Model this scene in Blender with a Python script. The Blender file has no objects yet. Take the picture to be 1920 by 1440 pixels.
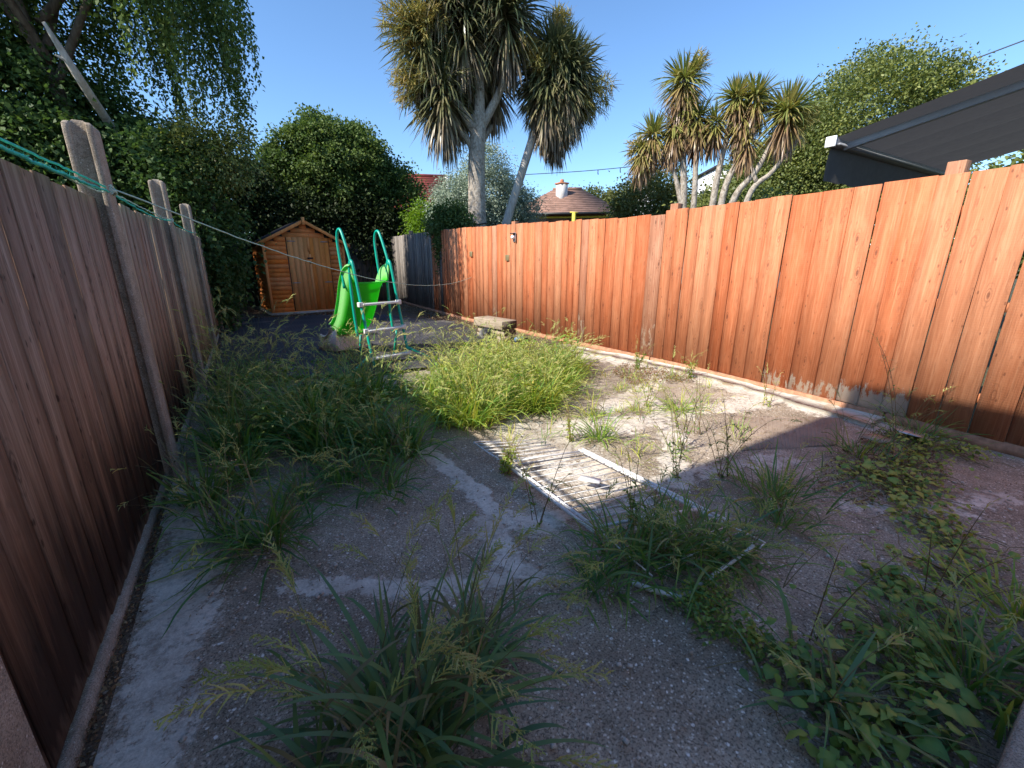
import bpy, math, random
import numpy as np
from mathutils import Vector, Matrix
from mathutils.geometry import tessellate_polygon

# ------------------------------------------------------------------ camera, sky, sun, exposure
scene = bpy.context.scene
R = math.radians
CAM_H = 1.5
cam_d = bpy.data.cameras.new('camera'); cam = bpy.data.objects.new('camera', cam_d)
scene.collection.objects.link(cam)
cam_d.sensor_width = 36; cam_d.lens = 15.0; cam_d.clip_start = 0.02; cam_d.clip_end = 2000
cam.location = (0, 0, CAM_H)
cam.rotation_euler = (R(90 - 16.24), 0, R(-31.5))
scene.camera = cam

SUN_EL, SUN_AZ = R(39.7), R(-91.5)          # azimuth clockwise from +Y: the sun stands to the left of the garden
world = bpy.data.worlds.new('World'); scene.world = world; world.use_nodes = True
wn = world.node_tree.nodes; wn.clear()
sky = wn.new('ShaderNodeTexSky'); sky.sky_type = 'NISHITA'; sky.sun_disc = False
sky.sun_elevation = SUN_EL; sky.sun_rotation = SUN_AZ
sky.air_density = 1.0; sky.dust_density = 0.1; sky.ozone_density = 3.0
bg = wn.new('ShaderNodeBackground'); bg.inputs['Strength'].default_value = 0.15
wo = wn.new('ShaderNodeOutputWorld')
tint = wn.new('ShaderNodeMix'); tint.data_type = 'RGBA'; tint.blend_type = 'MULTIPLY'; tint.inputs[0].default_value = 1.0
tint.inputs[7].default_value = (.67, .81, .92, 1)
world.node_tree.links.new(sky.outputs[0], tint.inputs[6]); world.node_tree.links.new(tint.outputs[2], bg.inputs[0]); world.node_tree.links.new(bg.outputs[0], wo.inputs[0])

sun_d = bpy.data.lights.new('sun', 'SUN'); sun_d.energy = 4.5; sun_d.angle = R(0.53); sun_d.color = (1.0, 0.93, 0.82)
sun = bpy.data.objects.new('sun', sun_d); scene.collection.objects.link(sun)
to_sun = Vector((math.sin(SUN_AZ) * math.cos(SUN_EL), math.cos(SUN_AZ) * math.cos(SUN_EL), math.sin(SUN_EL)))
sun.rotation_euler = to_sun.to_track_quat('Z', 'Y').to_euler(); sun.location = (-6, 0, 12)

scene.view_settings.view_transform = 'Standard'; scene.view_settings.look = 'None'
scene.view_settings.gamma = 1.0; scene.view_settings.exposure = 0.85
scene.view_settings.use_curve_mapping = False
scene.render.engine = 'CYCLES'
scene.cycles.max_bounces = 5; scene.cycles.diffuse_bounces = 3; scene.cycles.transmission_bounces = 3; scene.cycles.glossy_bounces = 2; scene.cycles.transparent_max_bounces = 4
scene.cycles.use_denoising = True; scene.cycles.denoising_prefilter = 'ACCURATE'; scene.cycles.use_adaptive_sampling = True; scene.cycles.adaptive_threshold = 0.012

rng = np.random.default_rng(11)
random.seed(5)
COL = scene.collection

# ------------------------------------------------------------------ mesh helpers
class Acc:
    """collects quads (numpy) with a per-vertex tint"""
    def __init__(s): s.V = []; s.F = []; s.T = []; s.n = 0
    def add(s, V, F, T=None):
        V = np.asarray(V, float).reshape(-1, 3); F = np.asarray(F, int).reshape(-1, 4)
        if T is None: T = np.full(len(V), .5)
        T = np.broadcast_to(np.asarray(T, float), (len(V),))
        s.V.append(V); s.F.append(F + s.n); s.T.append(T); s.n += len(V)
        return s
    def data(s): return np.concatenate(s.V), np.concatenate(s.F), np.concatenate(s.T)

def mesh_data(name, acc, material, smooth=False):
    V, F, T = acc.data()
    me = bpy.data.meshes.new(name)
    me.vertices.add(len(V)); me.vertices.foreach_set('co', V.astype(np.float32).ravel())
    me.loops.add(F.size); me.loops.foreach_set('vertex_index', F.astype(np.int32).ravel())
    me.polygons.add(len(F)); me.polygons.foreach_set('loop_start', np.arange(0, F.size, 4, dtype=np.int32))
    at = me.attributes.new('tint', 'FLOAT', 'POINT'); at.data.foreach_set('value', T.astype(np.float32))
    if smooth: me.polygons.foreach_set('use_smooth', np.ones(len(F), bool))
    me.update(calc_edges=True); me.validate()
    if material: me.materials.append(material)
    return me

def link(name, me, parent=None, loc=(0, 0, 0), rot=(0, 0, 0)):
    o = bpy.data.objects.new(name, me); COL.objects.link(o)
    o.location = loc; o.rotation_euler = rot
    if parent: o.parent = parent
    return o

def mk(name, acc, material, parent=None, loc=(0, 0, 0), rot=(0, 0, 0), smooth=False, bevel=0, kind=None):
    o = link(name, mesh_data(name, acc, material, smooth), parent, loc, rot)
    if bevel:
        b = o.modifiers.new('bevel', 'BEVEL'); b.width = bevel; b.segments = 2; b.limit_method = 'ANGLE'
    if kind: o['kind'] = kind
    return o

def tag(o, label, cat, group=None, kind=None):
    o['label'] = label; o['category'] = cat
    if group: o['group'] = group
    if kind: o['kind'] = kind
    return o

def thing(name, label, cat, loc=(0, 0, 0), rotz=0, group=None):
    o = bpy.data.objects.new(name, None); COL.objects.link(o)
    o.location = loc; o.rotation_euler = (0, 0, rotz); o.empty_display_size = .1
    return tag(o, label, cat, group)

BOXF = np.array([[0, 1, 3, 2], [4, 6, 7, 5], [0, 4, 5, 1], [2, 3, 7, 6], [0, 2, 6, 4], [1, 5, 7, 3]])
def box(acc, x0, x1, y0, y1, z0, z1, T=.5, M=None):
    V = np.array([[x, y, z] for x in (x0, x1) for y in (y0, y1) for z in (z0, z1)], float)
    if M is not None: V = np.array([M @ Vector(v) for v in V])
    return acc.add(V, BOXF, T)
def bx(*a, **k): return box(Acc(), *a, **k)

def prism(acc, poly, z0, z1, T=.5):
    """vertical prism of a polygon (may be concave): sides and a tessellated top"""
    P = np.array(poly, float); n = len(P)
    V = [(x, y, z0) for x, y in P] + [(x, y, z1) for x, y in P]
    F = [[i, (i + 1) % n, n + (i + 1) % n, n + i] for i in range(n)]
    tris = [list(t) for t in tessellate_polygon([[Vector((x, y, 0)) for x, y in P]])]
    nv = 2 * n
    for t in tris:          # a triangle as a quad with a midpoint on its longest edge
        a, b, c = t
        if (P[b][0] - P[a][0]) * (P[c][1] - P[a][1]) - (P[b][1] - P[a][1]) * (P[c][0] - P[a][0]) < 0: b, c = c, b
        m = (P[a] + P[b]) / 2; V.append((m[0], m[1], z1)); F.append([n + a, nv, n + b, n + c]); nv += 1
    return acc.add(V, F, T)

def tube(acc, pts, r, n=8, T=.5, cap=True):
    P = np.array(pts, float); m = len(P); r = np.broadcast_to(np.asarray(r, float), (m,)).copy()
    if cap:
        P = np.concatenate([P[:1], P, P[-1:]]); r = np.concatenate([[1e-4], r, [1e-4]]); m += 2
    tan = np.gradient(P, axis=0); 
    for i in range(m):
        if np.linalg.norm(tan[i]) < 1e-9: tan[i] = tan[i - 1] if i else P[2] - P[0]
    if cap: tan[0] = P[2] - P[1]; tan[1] = P[2] - P[1]; tan[-1] = P[-2] - P[-3]; tan[-2] = tan[-1]
    tan /= np.linalg.norm(tan, axis=1)[:, None]
    ref = np.array([0, 0, 1.]) if abs(tan[0][2]) < .9 else np.array([1., 0, 0])
    u = np.cross(tan[0], ref); u /= np.linalg.norm(u)
    a = np.linspace(0, 2 * np.pi, n, endpoint=False); V = []
    for i in range(m):
        u = u - tan[i] * (u @ tan[i]); u /= np.linalg.norm(u); w = np.cross(tan[i], u)
        V.append(P[i] + r[i] * (np.cos(a)[:, None] * u + np.sin(a)[:, None] * w))
    V = np.concatenate(V); F = []
    for i in range(m - 1):
        for k in range(n):
            k2 = (k + 1) % n
            F.append([i * n + k, i * n + k2, (i + 1) * n + k2, (i + 1) * n + k])
    return acc.add(V, F, T)

def spline(pts, n=24):
    """Catmull-Rom through the points"""
    P = np.array(pts, float); P = np.concatenate([[2 * P[0] - P[1]], P, [2 * P[-1] - P[-2]]]); out = []
    segs = len(P) - 3
    for s in range(segs):
        p0, p1, p2, p3 = P[s:s + 4]
        for t in np.linspace(0, 1, max(2, n // segs), endpoint=(s == segs - 1)):
            out.append(.5 * ((2 * p1) + (-p0 + p2) * t + (2 * p0 - 5 * p1 + 4 * p2 - p3) * t * t + (-p0 + 3 * p1 - 3 * p2 + p3) * t ** 3))
    return np.array(out)

def unit(v): return v / np.maximum(np.linalg.norm(v, axis=-1, keepdims=True), 1e-9)
def U(a, b, n): return rng.uniform(a, b, n)

def leaves(acc, P, D, L, W, T, up=None, fold=.18):
    """one folded rhombus per leaf"""
    N = len(P); D = unit(D)
    if up is None: up = unit(rng.normal(size=(N, 3)) + np.array([0, 0, 1.2]))
    S = unit(np.cross(D, up)); Nn = np.cross(S, D)
    L = np.broadcast_to(L, (N,))[:, None]; W = np.broadcast_to(W, (N,))[:, None]
    v1 = P + D * L * .45 + S * W * .5 + Nn * W * fold; v3 = P + D * L * .45 - S * W * .5 + Nn * W * fold
    v2 = P + D * L - Nn * L * .08
    V = np.stack([P, v1, v2, v3], 1).reshape(-1, 3)
    F = np.arange(4 * N).reshape(N, 4)
    return acc.add(V, F, np.repeat(np.clip(T, 0, 1), 4))

def grassw(t): return np.minimum(1, .55 + 1.8 * t) * (1 - t) ** .55
def strapw(t): return np.minimum(1, .5 + 2.2 * t) * np.sqrt(np.maximum(1 - t ** 2.2, 0))
def spikew(t): return np.minimum(1, .4 + 3 * t) * (1 - t * .85)
def stemw(t): return 1 - .55 * t

def ribbon_paths(base, az, el, bend, L, nseg, power=1.0):
    t = (np.arange(nseg) + .5) / nseg
    e = el[:, None] - bend[:, None] * t[None] ** power
    d = np.stack([np.cos(e) * np.cos(az)[:, None], np.cos(e) * np.sin(az)[:, None], np.sin(e)], -1)
    pts = np.concatenate([base[:, None], base[:, None] + np.cumsum(d * (L / nseg)[:, None, None], 1)], 1)
    return pts, np.concatenate([d, d[:, -1:]], 1)

def ribbons(acc, base, az, el, bend, L, W, T, nseg=4, prof=grassw, power=1.0, roll=.5, zmin=None):
    N = len(az); pts, d = ribbon_paths(base, az, el, bend, L, nseg, power)
    if zmin is not None: pts[..., 2] = np.maximum(pts[..., 2], zmin)
    s = np.stack([-np.sin(az), np.cos(az), np.zeros(N)], -1)[:, None, :]
    nn = np.cross(d, np.broadcast_to(s, d.shape)); ro = rng.normal(size=N)[:, None, None] * roll
    s = s * np.cos(ro) + nn * np.sin(ro)
    tt = np.linspace(0, 1, nseg + 1); w = W[:, None] * prof(tt)[None]; w = np.maximum(w, 4e-4)
    V = np.stack([pts - s * w[..., None] / 2, pts + s * w[..., None] / 2], 2).reshape(-1, 3)
    k = np.arange(N)[:, None] * (nseg + 1) * 2 + np.arange(nseg)[None] * 2
    F = np.stack([k, k + 1, k + 3, k + 2], -1).reshape(-1, 4)
    T = np.repeat(np.clip(T, 0, 1), (nseg + 1) * 2)
    acc.add(V, F, T)
    return pts, d

def in_poly(P, poly):
    x, y = P[:, 0], P[:, 1]; c = np.zeros(len(P), bool); n = len(poly); j = n - 1
    for i in range(n):
        xi, yi = poly[i]; xj, yj = poly[j]
        c ^= ((yi > y) != (yj > y)) & (x < (xj - xi) * (y - yi) / (yj - yi + 1e-12) + xi); j = i
    return c
def scatter(poly, n):
    p = np.array(poly); lo, hi = p.min(0), p.max(0); out = np.zeros((0, 2))
    while len(out) < n:
        q = rng.uniform(lo, hi, (n * 2, 2)); out = np.concatenate([out, q[in_poly(q, poly)]])
    return out[:n]

def ragged(poly, step=.07, amp=.025):
    """a polygon outline broken up like an old concrete edge"""
    out = []; n = len(poly)
    for i in range(n):
        a, b = np.array(poly[i], float), np.array(poly[(i + 1) % n], float)
        k = max(1, int(np.linalg.norm(b - a) / step))
        for j in range(k): out.append(a + (b - a) * j / k)
    out = np.array(out); off = rng.normal(size=out.shape) * amp
    off = (off + np.roll(off, 1, 0) + np.roll(off, -1, 0)) / 1.8
    return out + off

# ------------------------------------------------------------------ materials
class NT:
    def __init__(s, name):
        s.m = bpy.data.materials.new(name); s.m.use_nodes = True; s.t = s.m.node_tree; s.t.nodes.clear()
        s.out = s.n('ShaderNodeOutputMaterial'); s.p = s.n('ShaderNodeBsdfPrincipled'); s.l(s.p.outputs[0], s.out.inputs[0])
    def n(s, ty, **k):
        nd = s.t.nodes.new(ty)
        for a, b in k.items(): setattr(nd, a, b)
        return nd
    def l(s, a, b): s.t.links.new(a, b)
    def coord(s, scale=(1, 1, 1), rand=True, kind='Object'):
        tc = s.n('ShaderNodeTexCoord'); mp = s.n('ShaderNodeMapping'); mp.inputs['Scale'].default_value = scale
        s.l(tc.outputs[kind], mp.inputs['Vector'])
        if rand:
            oi = s.n('ShaderNodeObjectInfo'); mu = s.n('ShaderNodeMath', operation='MULTIPLY'); mu.inputs[1].default_value = 37.
            s.l(oi.outputs['Random'], mu.inputs[0]); cb = s.n('ShaderNodeCombineXYZ')
            for i in range(3): s.l(mu.outputs[0], cb.inputs[i])
            s.l(cb.outputs[0], mp.inputs['Location'])
        return mp.outputs[0]
    def noise(s, vec, scale=1., detail=5., rough=.55, dist=0.):
        nd = s.n('ShaderNodeTexNoise'); nd.inputs['Scale'].default_value = scale; nd.inputs['Detail'].default_value = detail
        nd.inputs['Roughness'].default_value = rough; nd.inputs['Distortion'].default_value = dist
        if vec is not None: s.l(vec, nd.inputs['Vector'])
        return nd.outputs['Fac']
    def voro(s, vec, scale=1., feature='F1', rnd=1.):
        nd = s.n('ShaderNodeTexVoronoi', feature=feature); nd.inputs['Scale'].default_value = scale; nd.inputs['Randomness'].default_value = rnd
        if vec is not None: s.l(vec, nd.inputs['Vector'])
        return nd.outputs['Distance']
    def ramp(s, fac, stops):
        nd = s.n('ShaderNodeValToRGB'); el = nd.color_ramp.elements
        while len(el) > 1: el.remove(el[-1])
        for i, (p, c) in enumerate(stops):
            e = el[0] if i == 0 else el.new(p)
            e.position = p; e.color = (*c, 1) if len(c) == 3 else c
        s.l(fac, nd.inputs[0]); return nd.outputs[0]
    def fr(s, fac, a, b, c0=0., c1=1.):
        nd = s.n('ShaderNodeMapRange'); nd.clamp = True
        nd.inputs[1].default_value = a; nd.inputs[2].default_value = b; nd.inputs[3].default_value = c0; nd.inputs[4].default_value = c1
        s.l(fac, nd.inputs[0]); return nd.outputs[0]
    def mix(s, fac, a, b, mode='MIX'):
        nd = s.n('ShaderNodeMix', data_type='RGBA', blend_type=mode)
        for sock, v in ((nd.inputs[0], fac), (nd.inputs[6], a), (nd.inputs[7], b)):
            if hasattr(v, 'default_value') or isinstance(v, bpy.types.NodeSocket): s.l(v, sock)
            elif isinstance(v, (int, float)): sock.default_value = v
            else: sock.default_value = (*v, 1)
        return nd.outputs[2]
    def math(s, op, a, b=None):
        nd = s.n('ShaderNodeMath', operation=op)
        for i, v in enumerate((a, b)):
            if v is None: continue
            if isinstance(v, (int, float)): nd.inputs[i].default_value = v
            else: s.l(v, nd.inputs[i])
        return nd.outputs[0]
    def bump(s, h, strength=.4, dist=.01):
        nd = s.n('ShaderNodeBump'); nd.inputs['Strength'].default_value = strength; nd.inputs['Distance'].default_value = dist
        s.l(h, nd.inputs['Height']); s.l(nd.outputs[0], s.p.inputs['Normal'])
    def done(s, col=None, rough=.8, spec=.3, metal=0.):
        if col is not None:
            if isinstance(col, tuple): s.p.inputs['Base Color'].default_value = (*col, 1)
            else: s.l(col, s.p.inputs['Base Color'])
        s.p.inputs['Roughness'].default_value = rough; s.p.inputs['Specular IOR Level'].default_value = spec
        s.p.inputs['Metallic'].default_value = metal
        return s.m

def wood(name, dark, mid, light, knot, vary=.35, grain=(55, 55, 2.2), stain=None, wear=None, saw=False, rough=.82):
    s = NT(name); g = s.coord(grain); gn = s.noise(g, 1., 6., .6, .6)
    col = s.ramp(gn, [(.3, dark), (.5, mid), (.68, light)])
    big = s.noise(s.coord((7, 7, 1.1)), 1., 4.)
    col = s.mix(s.fr(big, .35, .7, 0, .55), col, tuple(c * .62 for c in mid))
    blotch = s.noise(s.coord((3.2, 3.2, 2.1)), 1., 6., .65)
    col = s.mix(s.fr(blotch, .52, .72, 0, .45), col, light)
    kv = s.coord((7.5, 7.5, 2.6)); kd = s.voro(kv, 1.)
    ring = s.math('SINE', s.math('MULTIPLY', kd, 55.))
    col = s.mix(s.math('MULTIPLY', s.fr(kd, .34, .12), s.fr(ring, .2, 1., 0, .5)), col, knot)
    col = s.mix(s.fr(kd, .105, .06, 0, .9), col, knot)
    k2 = s.voro(s.coord((16, 16, 7.)), 1.); col = s.mix(s.fr(k2, .13, .07, 0, .75), col, knot)
    strk = s.noise(s.coord((38, 38, 4.)), 1., 3., .5, 1.2); col = s.mix(s.fr(strk, .62, .74, 0, .6), col, knot)
    oi = s.n('ShaderNodeObjectInfo')
    v = s.fr(oi.outputs['Random'], 0, 1, 1 - vary, 1 + vary * .55)
    hs = s.n('ShaderNodeHueSaturation'); s.l(v, hs.inputs['Value']); s.l(col, hs.inputs['Color'])
    rn2 = s.math('FRACT', s.math('MULTIPLY', oi.outputs['Random'], 13.7))
    s.l(s.fr(rn2, 0, 1, .495, .505), hs.inputs['Hue']); s.l(s.fr(rn2, 0, 1, 1.03, .92), hs.inputs['Saturation']); col = hs.outputs[0]
    tc = s.n('ShaderNodeTexCoord'); sp = s.n('ShaderNodeSeparateXYZ'); s.l(tc.outputs['Object'], sp.inputs[0]); z = sp.outputs[2]
    if stain:   # damp, mouldy band with a ragged upper edge and a bleached foot
        rag = s.noise(s.coord((16, 16, 1.3)), 1., 5., .65)
        h = s.math('ADD', z, s.math('MULTIPLY', rag, 1.25))
        col = s.mix(s.fr(h, stain[0] + .35, stain[0] - .18, 0, .9), col, stain[2])
        rag2 = s.noise(s.coord((22, 22, 5)), 1., 5., .6)
        h2 = s.math('ADD', z, s.math('MULTIPLY', rag2, .3))
        col = s.mix(s.fr(h2, stain[1] + .06, stain[1] - .06, 0, .85), col, stain[3])
    if wear:    # flaked paint
        w1 = s.noise(s.coord((17, 17, 5.5)), 1., 9., .75)
        h = s.math('ADD', w1, s.fr(z, wear[1], wear[2], .24, -.12))
        col = s.mix(s.fr(h, wear[0], wear[0] + .05, 0, .95), col, wear[3])
    ht = s.math('ADD', gn, s.math('MULTIPLY', s.fr(kd, .11, .05), -.5))
    if saw:
        wv = s.n('ShaderNodeTexWave', wave_type='BANDS', bands_direction='Z'); wv.inputs['Scale'].default_value = 16.; wv.inputs['Distortion'].default_value = 1.5
        s.l(s.coord((1, 1, 1)), wv.inputs['Vector']); ht = s.math('ADD', ht, s.math('MULTIPLY', wv.outputs['Fac'], .07))
        col = s.mix(s.math('MULTIPLY', wv.outputs['Fac'], .07), col, light)
    s.bump(ht, .55, .006)
    return s.done(col, rough, .2)

OC = ((.40, .122, .048), (.54, .182, .076), (.64, .265, .13), (.19, .062, .032))
M_or = wood('orange stained timber', *OC, .15)
M_or_saw = wood('orange rough sawn timber', *OC, .13, saw=True)
M_or_worn = wood('orange timber with flaked white paint', *OC, .13, saw=True, wear=(.72, .10, .50, (.66, .58, .48)))
M_or_pale = wood('orange timber bleached in streaks', (.34, .13, .07), (.46, .20, .11), (.56, .30, .18), (.15, .06, .035), .12, wear=(.76, .3, 1.9, (.55, .42, .31)))
M_or_white = wood('orange timber daubed white at the foot', *OC, .13, saw=True, wear=(.56, .06, .30, (.62, .58, .52)))
M_grey = wood('grey weathered timber', (.13, .115, .10), (.24, .21, .185), (.36, .32, .28), (.07, .06, .05), .3)
M_brown = wood('dark brown weathered timber', (.20, .112, .07), (.33, .205, .135), (.47, .33, .235), (.05, .03, .022), .32, grain=(60, 60, 1.5),
               stain=(1.12, .17, (.030, .020, .017), (.33, .255, .20)))
M_brown_far = wood('brown silvered timber', (.29, .20, .125), (.44, .32, .21), (.55, .42, .30), (.08, .055, .04), .25, grain=(60, 60, 1.5),
                   stain=(.45, .12, (.08, .055, .045), (.2, .17, .14)))
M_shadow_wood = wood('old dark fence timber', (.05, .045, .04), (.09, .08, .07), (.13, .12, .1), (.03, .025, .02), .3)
M_shed = wood('honey stained shed timber', (.84, .25, .05), (.92, .30, .065), (.95, .365, .09), (.55, .18, .05), .08, grain=(2.2, 55, 55))
M_shed_door = wood('honey stained door timber', (.88, .29, .062), (.94, .345, .082), (.96, .40, .105), (.6, .22, .065), .05)
M_block = wood('pale sleeper timber', (.33, .25, .17), (.50, .41, .30), (.62, .53, .41), (.2, .13, .08), .3, grain=(55, 2.2, 55))

def concrete(name, c0, c1, c2, speck=None, sc=6., dark=None, rough=.92, bumps=.5, coord='Object', speck_size=90., moss=None):
    s = NT(name); v = s.coord((1, 1, 1), rand=(coord == 'Object'), kind=coord)
    n1 = s.noise(v, sc, 8., .65); n2 = s.noise(v, sc * 14, 6., .7); n3 = s.noise(v, sc * .35, 4.)
    col = s.ramp(s.math('ADD', s.math('MULTIPLY', n1, .6), s.math('MULTIPLY', n2, .4)), [(.34, c0), (.5, c1), (.64, c2)])
    col = s.mix(s.fr(n3, .4, .65, 0, .5), col, c0)
    ht = n2
    if speck:
        d = s.voro(v, speck_size); big = s.voro(v, speck_size * .36)
        rsel = s.noise(v, speck_size * .6, 2.)
        m = s.math('MULTIPLY', s.fr(d, .34, .2), s.fr(rsel, .44, .56))
        col = s.mix(m, col, speck)
        m2 = s.math('MULTIPLY', s.fr(big, .2, .13), s.fr(s.noise(v, speck_size * .27, 1.), .55, .6))
        col = s.mix(m2, col, tuple(min(1, c * 1.35) for c in speck))
        pits = s.fr(s.noise(v, speck_size * 1.3, 3., .7), .52, .4, 0, .6)
        col = s.mix(pits, col, tuple(c * .35 for c in c0))
        ht = s.math('ADD', n2, s.math('MULTIPLY', m, .4))
    if dark:
        dn = s.noise(v, sc * .55, 7., .7, .4); col = s.mix(s.fr(dn, .5, .6, 0, .85), col, dark)
    if moss:
        mn = s.noise(v, sc * 1.4, 8., .75); col = s.mix(s.fr(mn, .56, .66, 0, .7), col, moss)
    s.bump(ht, bumps, .008)
    return s.done(col, rough, .15)

def yard_concrete(name):
    """worn yard concrete: dark aggregate showing through a patchy pale cement skin; the tint attribute says where cement was spread"""
    s = NT(name); v = s.coord((1, 1, 1), rand=False); at = s.n('ShaderNodeAttribute', attribute_name='tint')
    w = s.math('ADD', s.math('MULTIPLY', s.noise(v, 2.6, 12., .78, .6), .72), s.math('MULTIPLY', s.noise(v, 17., 8., .75), .28))
    skin = s.fr(s.math('ADD', w, s.math('MULTIPLY', at.outputs['Fac'], .25)), .625, .668)
    n1 = s.noise(v, 5., 8., .7); n2 = s.noise(v, 75., 5., .7); n0 = s.noise(v, .9, 4., .6)
    f = s.math('ADD', s.math('MULTIPLY', n1, .5), s.math('MULTIPLY', n2, .5))
    agg = s.ramp(f, [(.38, (.235, .190, .140)), (.5, (.41, .335, .255)), (.62, (.58, .485, .38))])
    agg = s.mix(s.fr(n0, .42, .62, 0, .6), agg, (.22, .17, .125))
    d = s.voro(v, 62.); m = s.math('MULTIPLY', s.fr(d, .36, .22), s.fr(s.noise(v, 40., 2.), .44, .54)); agg = s.mix(m, agg, (.68, .60, .50))
    b = s.voro(v, 27.); m2 = s.math('MULTIPLY', s.fr(b, .22, .15), s.fr(s.noise(v, 21., 1.), .54, .58)); agg = s.mix(m2, agg, (.88, .82, .74))
    agg = s.mix(s.fr(s.noise(v, 115., 3., .7), .5, .38, 0, .7), agg, (.05, .043, .038))
    cem = s.ramp(f, [(.36, (.46, .405, .34)), (.5, (.62, .56, .48)), (.64, (.76, .70, .61))])
    cem = s.mix(s.fr(s.noise(v, 1.6, 6., .7), .5, .66, 0, .6), cem, (.34, .265, .195))
    cem = s.mix(s.fr(s.noise(v, 26., 6., .75), .52, .68, 0, .75), cem, (.21, .18, .15)); cem = s.mix(s.fr(s.noise(v, 7., 9., .8), .52, .62, 0, .6), cem, (.26, .215, .17))
    col = s.mix(skin, agg, cem)
    cr = s.n('ShaderNodeTexVoronoi', feature='DISTANCE_TO_EDGE'); cr.inputs['Scale'].default_value = 1.15
    wv = s.n('ShaderNodeVectorMath', operation='ADD'); nz = s.n('ShaderNodeTexNoise'); nz.inputs['Scale'].default_value = 3.; nz.inputs['Detail'].default_value = 6.
    s.l(v, nz.inputs['Vector']); s.l(v, wv.inputs[0]); s.l(nz.outputs['Color'], wv.inputs[1]); s.l(wv.outputs[0], cr.inputs['Vector'])
    crack = s.fr(cr.outputs['Distance'], .007, .002); crack = s.math('MULTIPLY', crack, s.fr(s.noise(v, .8, 2.), .56, .62, 0, .55))
    col = s.mix(crack, col, (.04, .033, .028))
    s.bump(s.math('ADD', s.math('ADD', s.math('MULTIPLY', n2, s.fr(skin, 0, 1, 1., .45)), s.math('MULTIPLY', skin, .8)), s.math('MULTIPLY', crack, -1.5)), .7, .008)
    return s.done(col, .93, .12)
M_yard = yard_concrete('worn yard concrete')
M_cement_l = concrete('pale smooth cement strip', (.33, .295, .25), (.44, .395, .34), (.55, .50, .44), None, 5., (.23, .20, .165), bumps=.6)
M_fillet = concrete('white grey mortar', (.42, .38, .32), (.58, .54, .47), (.68, .64, .57), None, 7., (.36, .27, .19), bumps=.8)
M_post = concrete('weathered concrete', (.29, .235, .18), (.42, .35, .275), (.54, .47, .385), (.55, .50, .45), 9., bumps=.6, speck_size=140., moss=(.20, .17, .12))
M_soil = concrete('dry soil', (.09, .065, .045), (.155, .115, .08), (.22, .17, .12), (.3, .26, .2), 5., bumps=1., speck_size=60.)
M_ground = concrete('rough soil and moss', (.05, .055, .025), (.085, .08, .045), (.13, .12, .07), None, .8, bumps=1., coord='Object')
M_render = concrete('pale rendered wall', (.50, .48, .45), (.60, .58, .55), (.68, .66, .62), None, 2., bumps=.2)
M_white_wall = concrete('white rendered wall', (.68, .67, .66), (.78, .77, .76), (.82, .81, .8), None, .6, bumps=.1)

def plain(name, col, rough=.5, spec=.4, metal=0., vary=.12, sc=9., bump=0.):
    s = NT(name); n = s.noise(s.coord(), sc, 5.)
    c = s.mix(s.fr(n, .3, .7), tuple(x * (1 - vary) for x in col), tuple(min(1, x * (1 + vary)) for x in col))
    if bump: s.bump(s.noise(s.coord(), sc * 8, 4.), bump, .004)
    return s.done(c, rough, spec, metal)
M_tube = plain('green painted tube', (.0, .33, .23), .35, .5, 0, .1)
M_wire = plain('chipped white coated wire', (.72, .71, .69), .5, .3, 0, .2, 45.)
M_step = plain('off white plastic', (.72, .69, .66), .45, .4, 0, .1)
M_foot = plain('pink white faded plastic', (.90, .66, .58), .5, .35, 0, .12, 5.)
M_red = plain('orange red plastic', (.72, .16, .05), .45, .4)
M_rope = plain('green nylon rope', (.05, .50, .40), .7, .2, 0, .35, 60.)
M_rope_p = plain('faded pale green rope', (.45, .60, .50), .75, .2, 0, .25, 60.)
M_metal = plain('galvanised metal', (.42, .43, .44), .4, .5, .7, .2, 20.)
M_dark = plain('black plastic', (.025, .025, .027), .45, .4)
M_brass = plain('dull brass', (.45, .36, .20), .4, .5, .6)
M_alu = plain('grey powder coated aluminium', (.26, .265, .285), .45, .4, .1, .08)
M_white = plain('white plastic', (.8, .8, .8), .4, .4)
M_blue = plain('blue plastic', (.12, .25, .5), .5, .4)
M_yellow = plain('yellow painted timber', (.72, .62, .10), .5, .3)
M_felt = plain('dark roofing felt', (.035, .035, .04), .95, .1, 0, .3, 30., .4)
M_canvas = plain('dark grey awning canvas', (.055, .055, .062), .85, .15, 0, .12, 14., .1)
def canvas():
    s = NT('dark grey awning canvas'); n = s.noise(s.coord(), 14., 5.); c = s.mix(s.fr(n, .3, .7), (.105, .098, .092), (.14, .13, .122)); m = s.done(c, .85, .15)
    tr = s.n('ShaderNodeBsdfTranslucent'); tr.inputs[0].default_value = (.10, .10, .105, 1); mx = s.n('ShaderNodeMixShader'); mx.inputs[0].default_value = .3
    s.l(s.p.outputs[0], mx.inputs[1]); s.l(tr.outputs[0], mx.inputs[2]); s.l(mx.outputs[0], s.out.inputs[0]); return m
M_canvas = canvas()
M_glass = plain('dark window glass', (.03, .035, .04), .08, .6)
M_tile_red = plain('red clay roof tiles', (.36, .085, .062), .8, .2, 0, .25, 2.5, .2)
M_tile_brown = plain('brown roof tiles', (.27, .16, .12), .85, .2, 0, .28, 3., .3)
M_brick = plain('brown brick', (.28, .15, .10), .9, .2, 0, .25, 6., .3)
M_pot = plain('terracotta', (.45, .19, .10), .8, .2)

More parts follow.
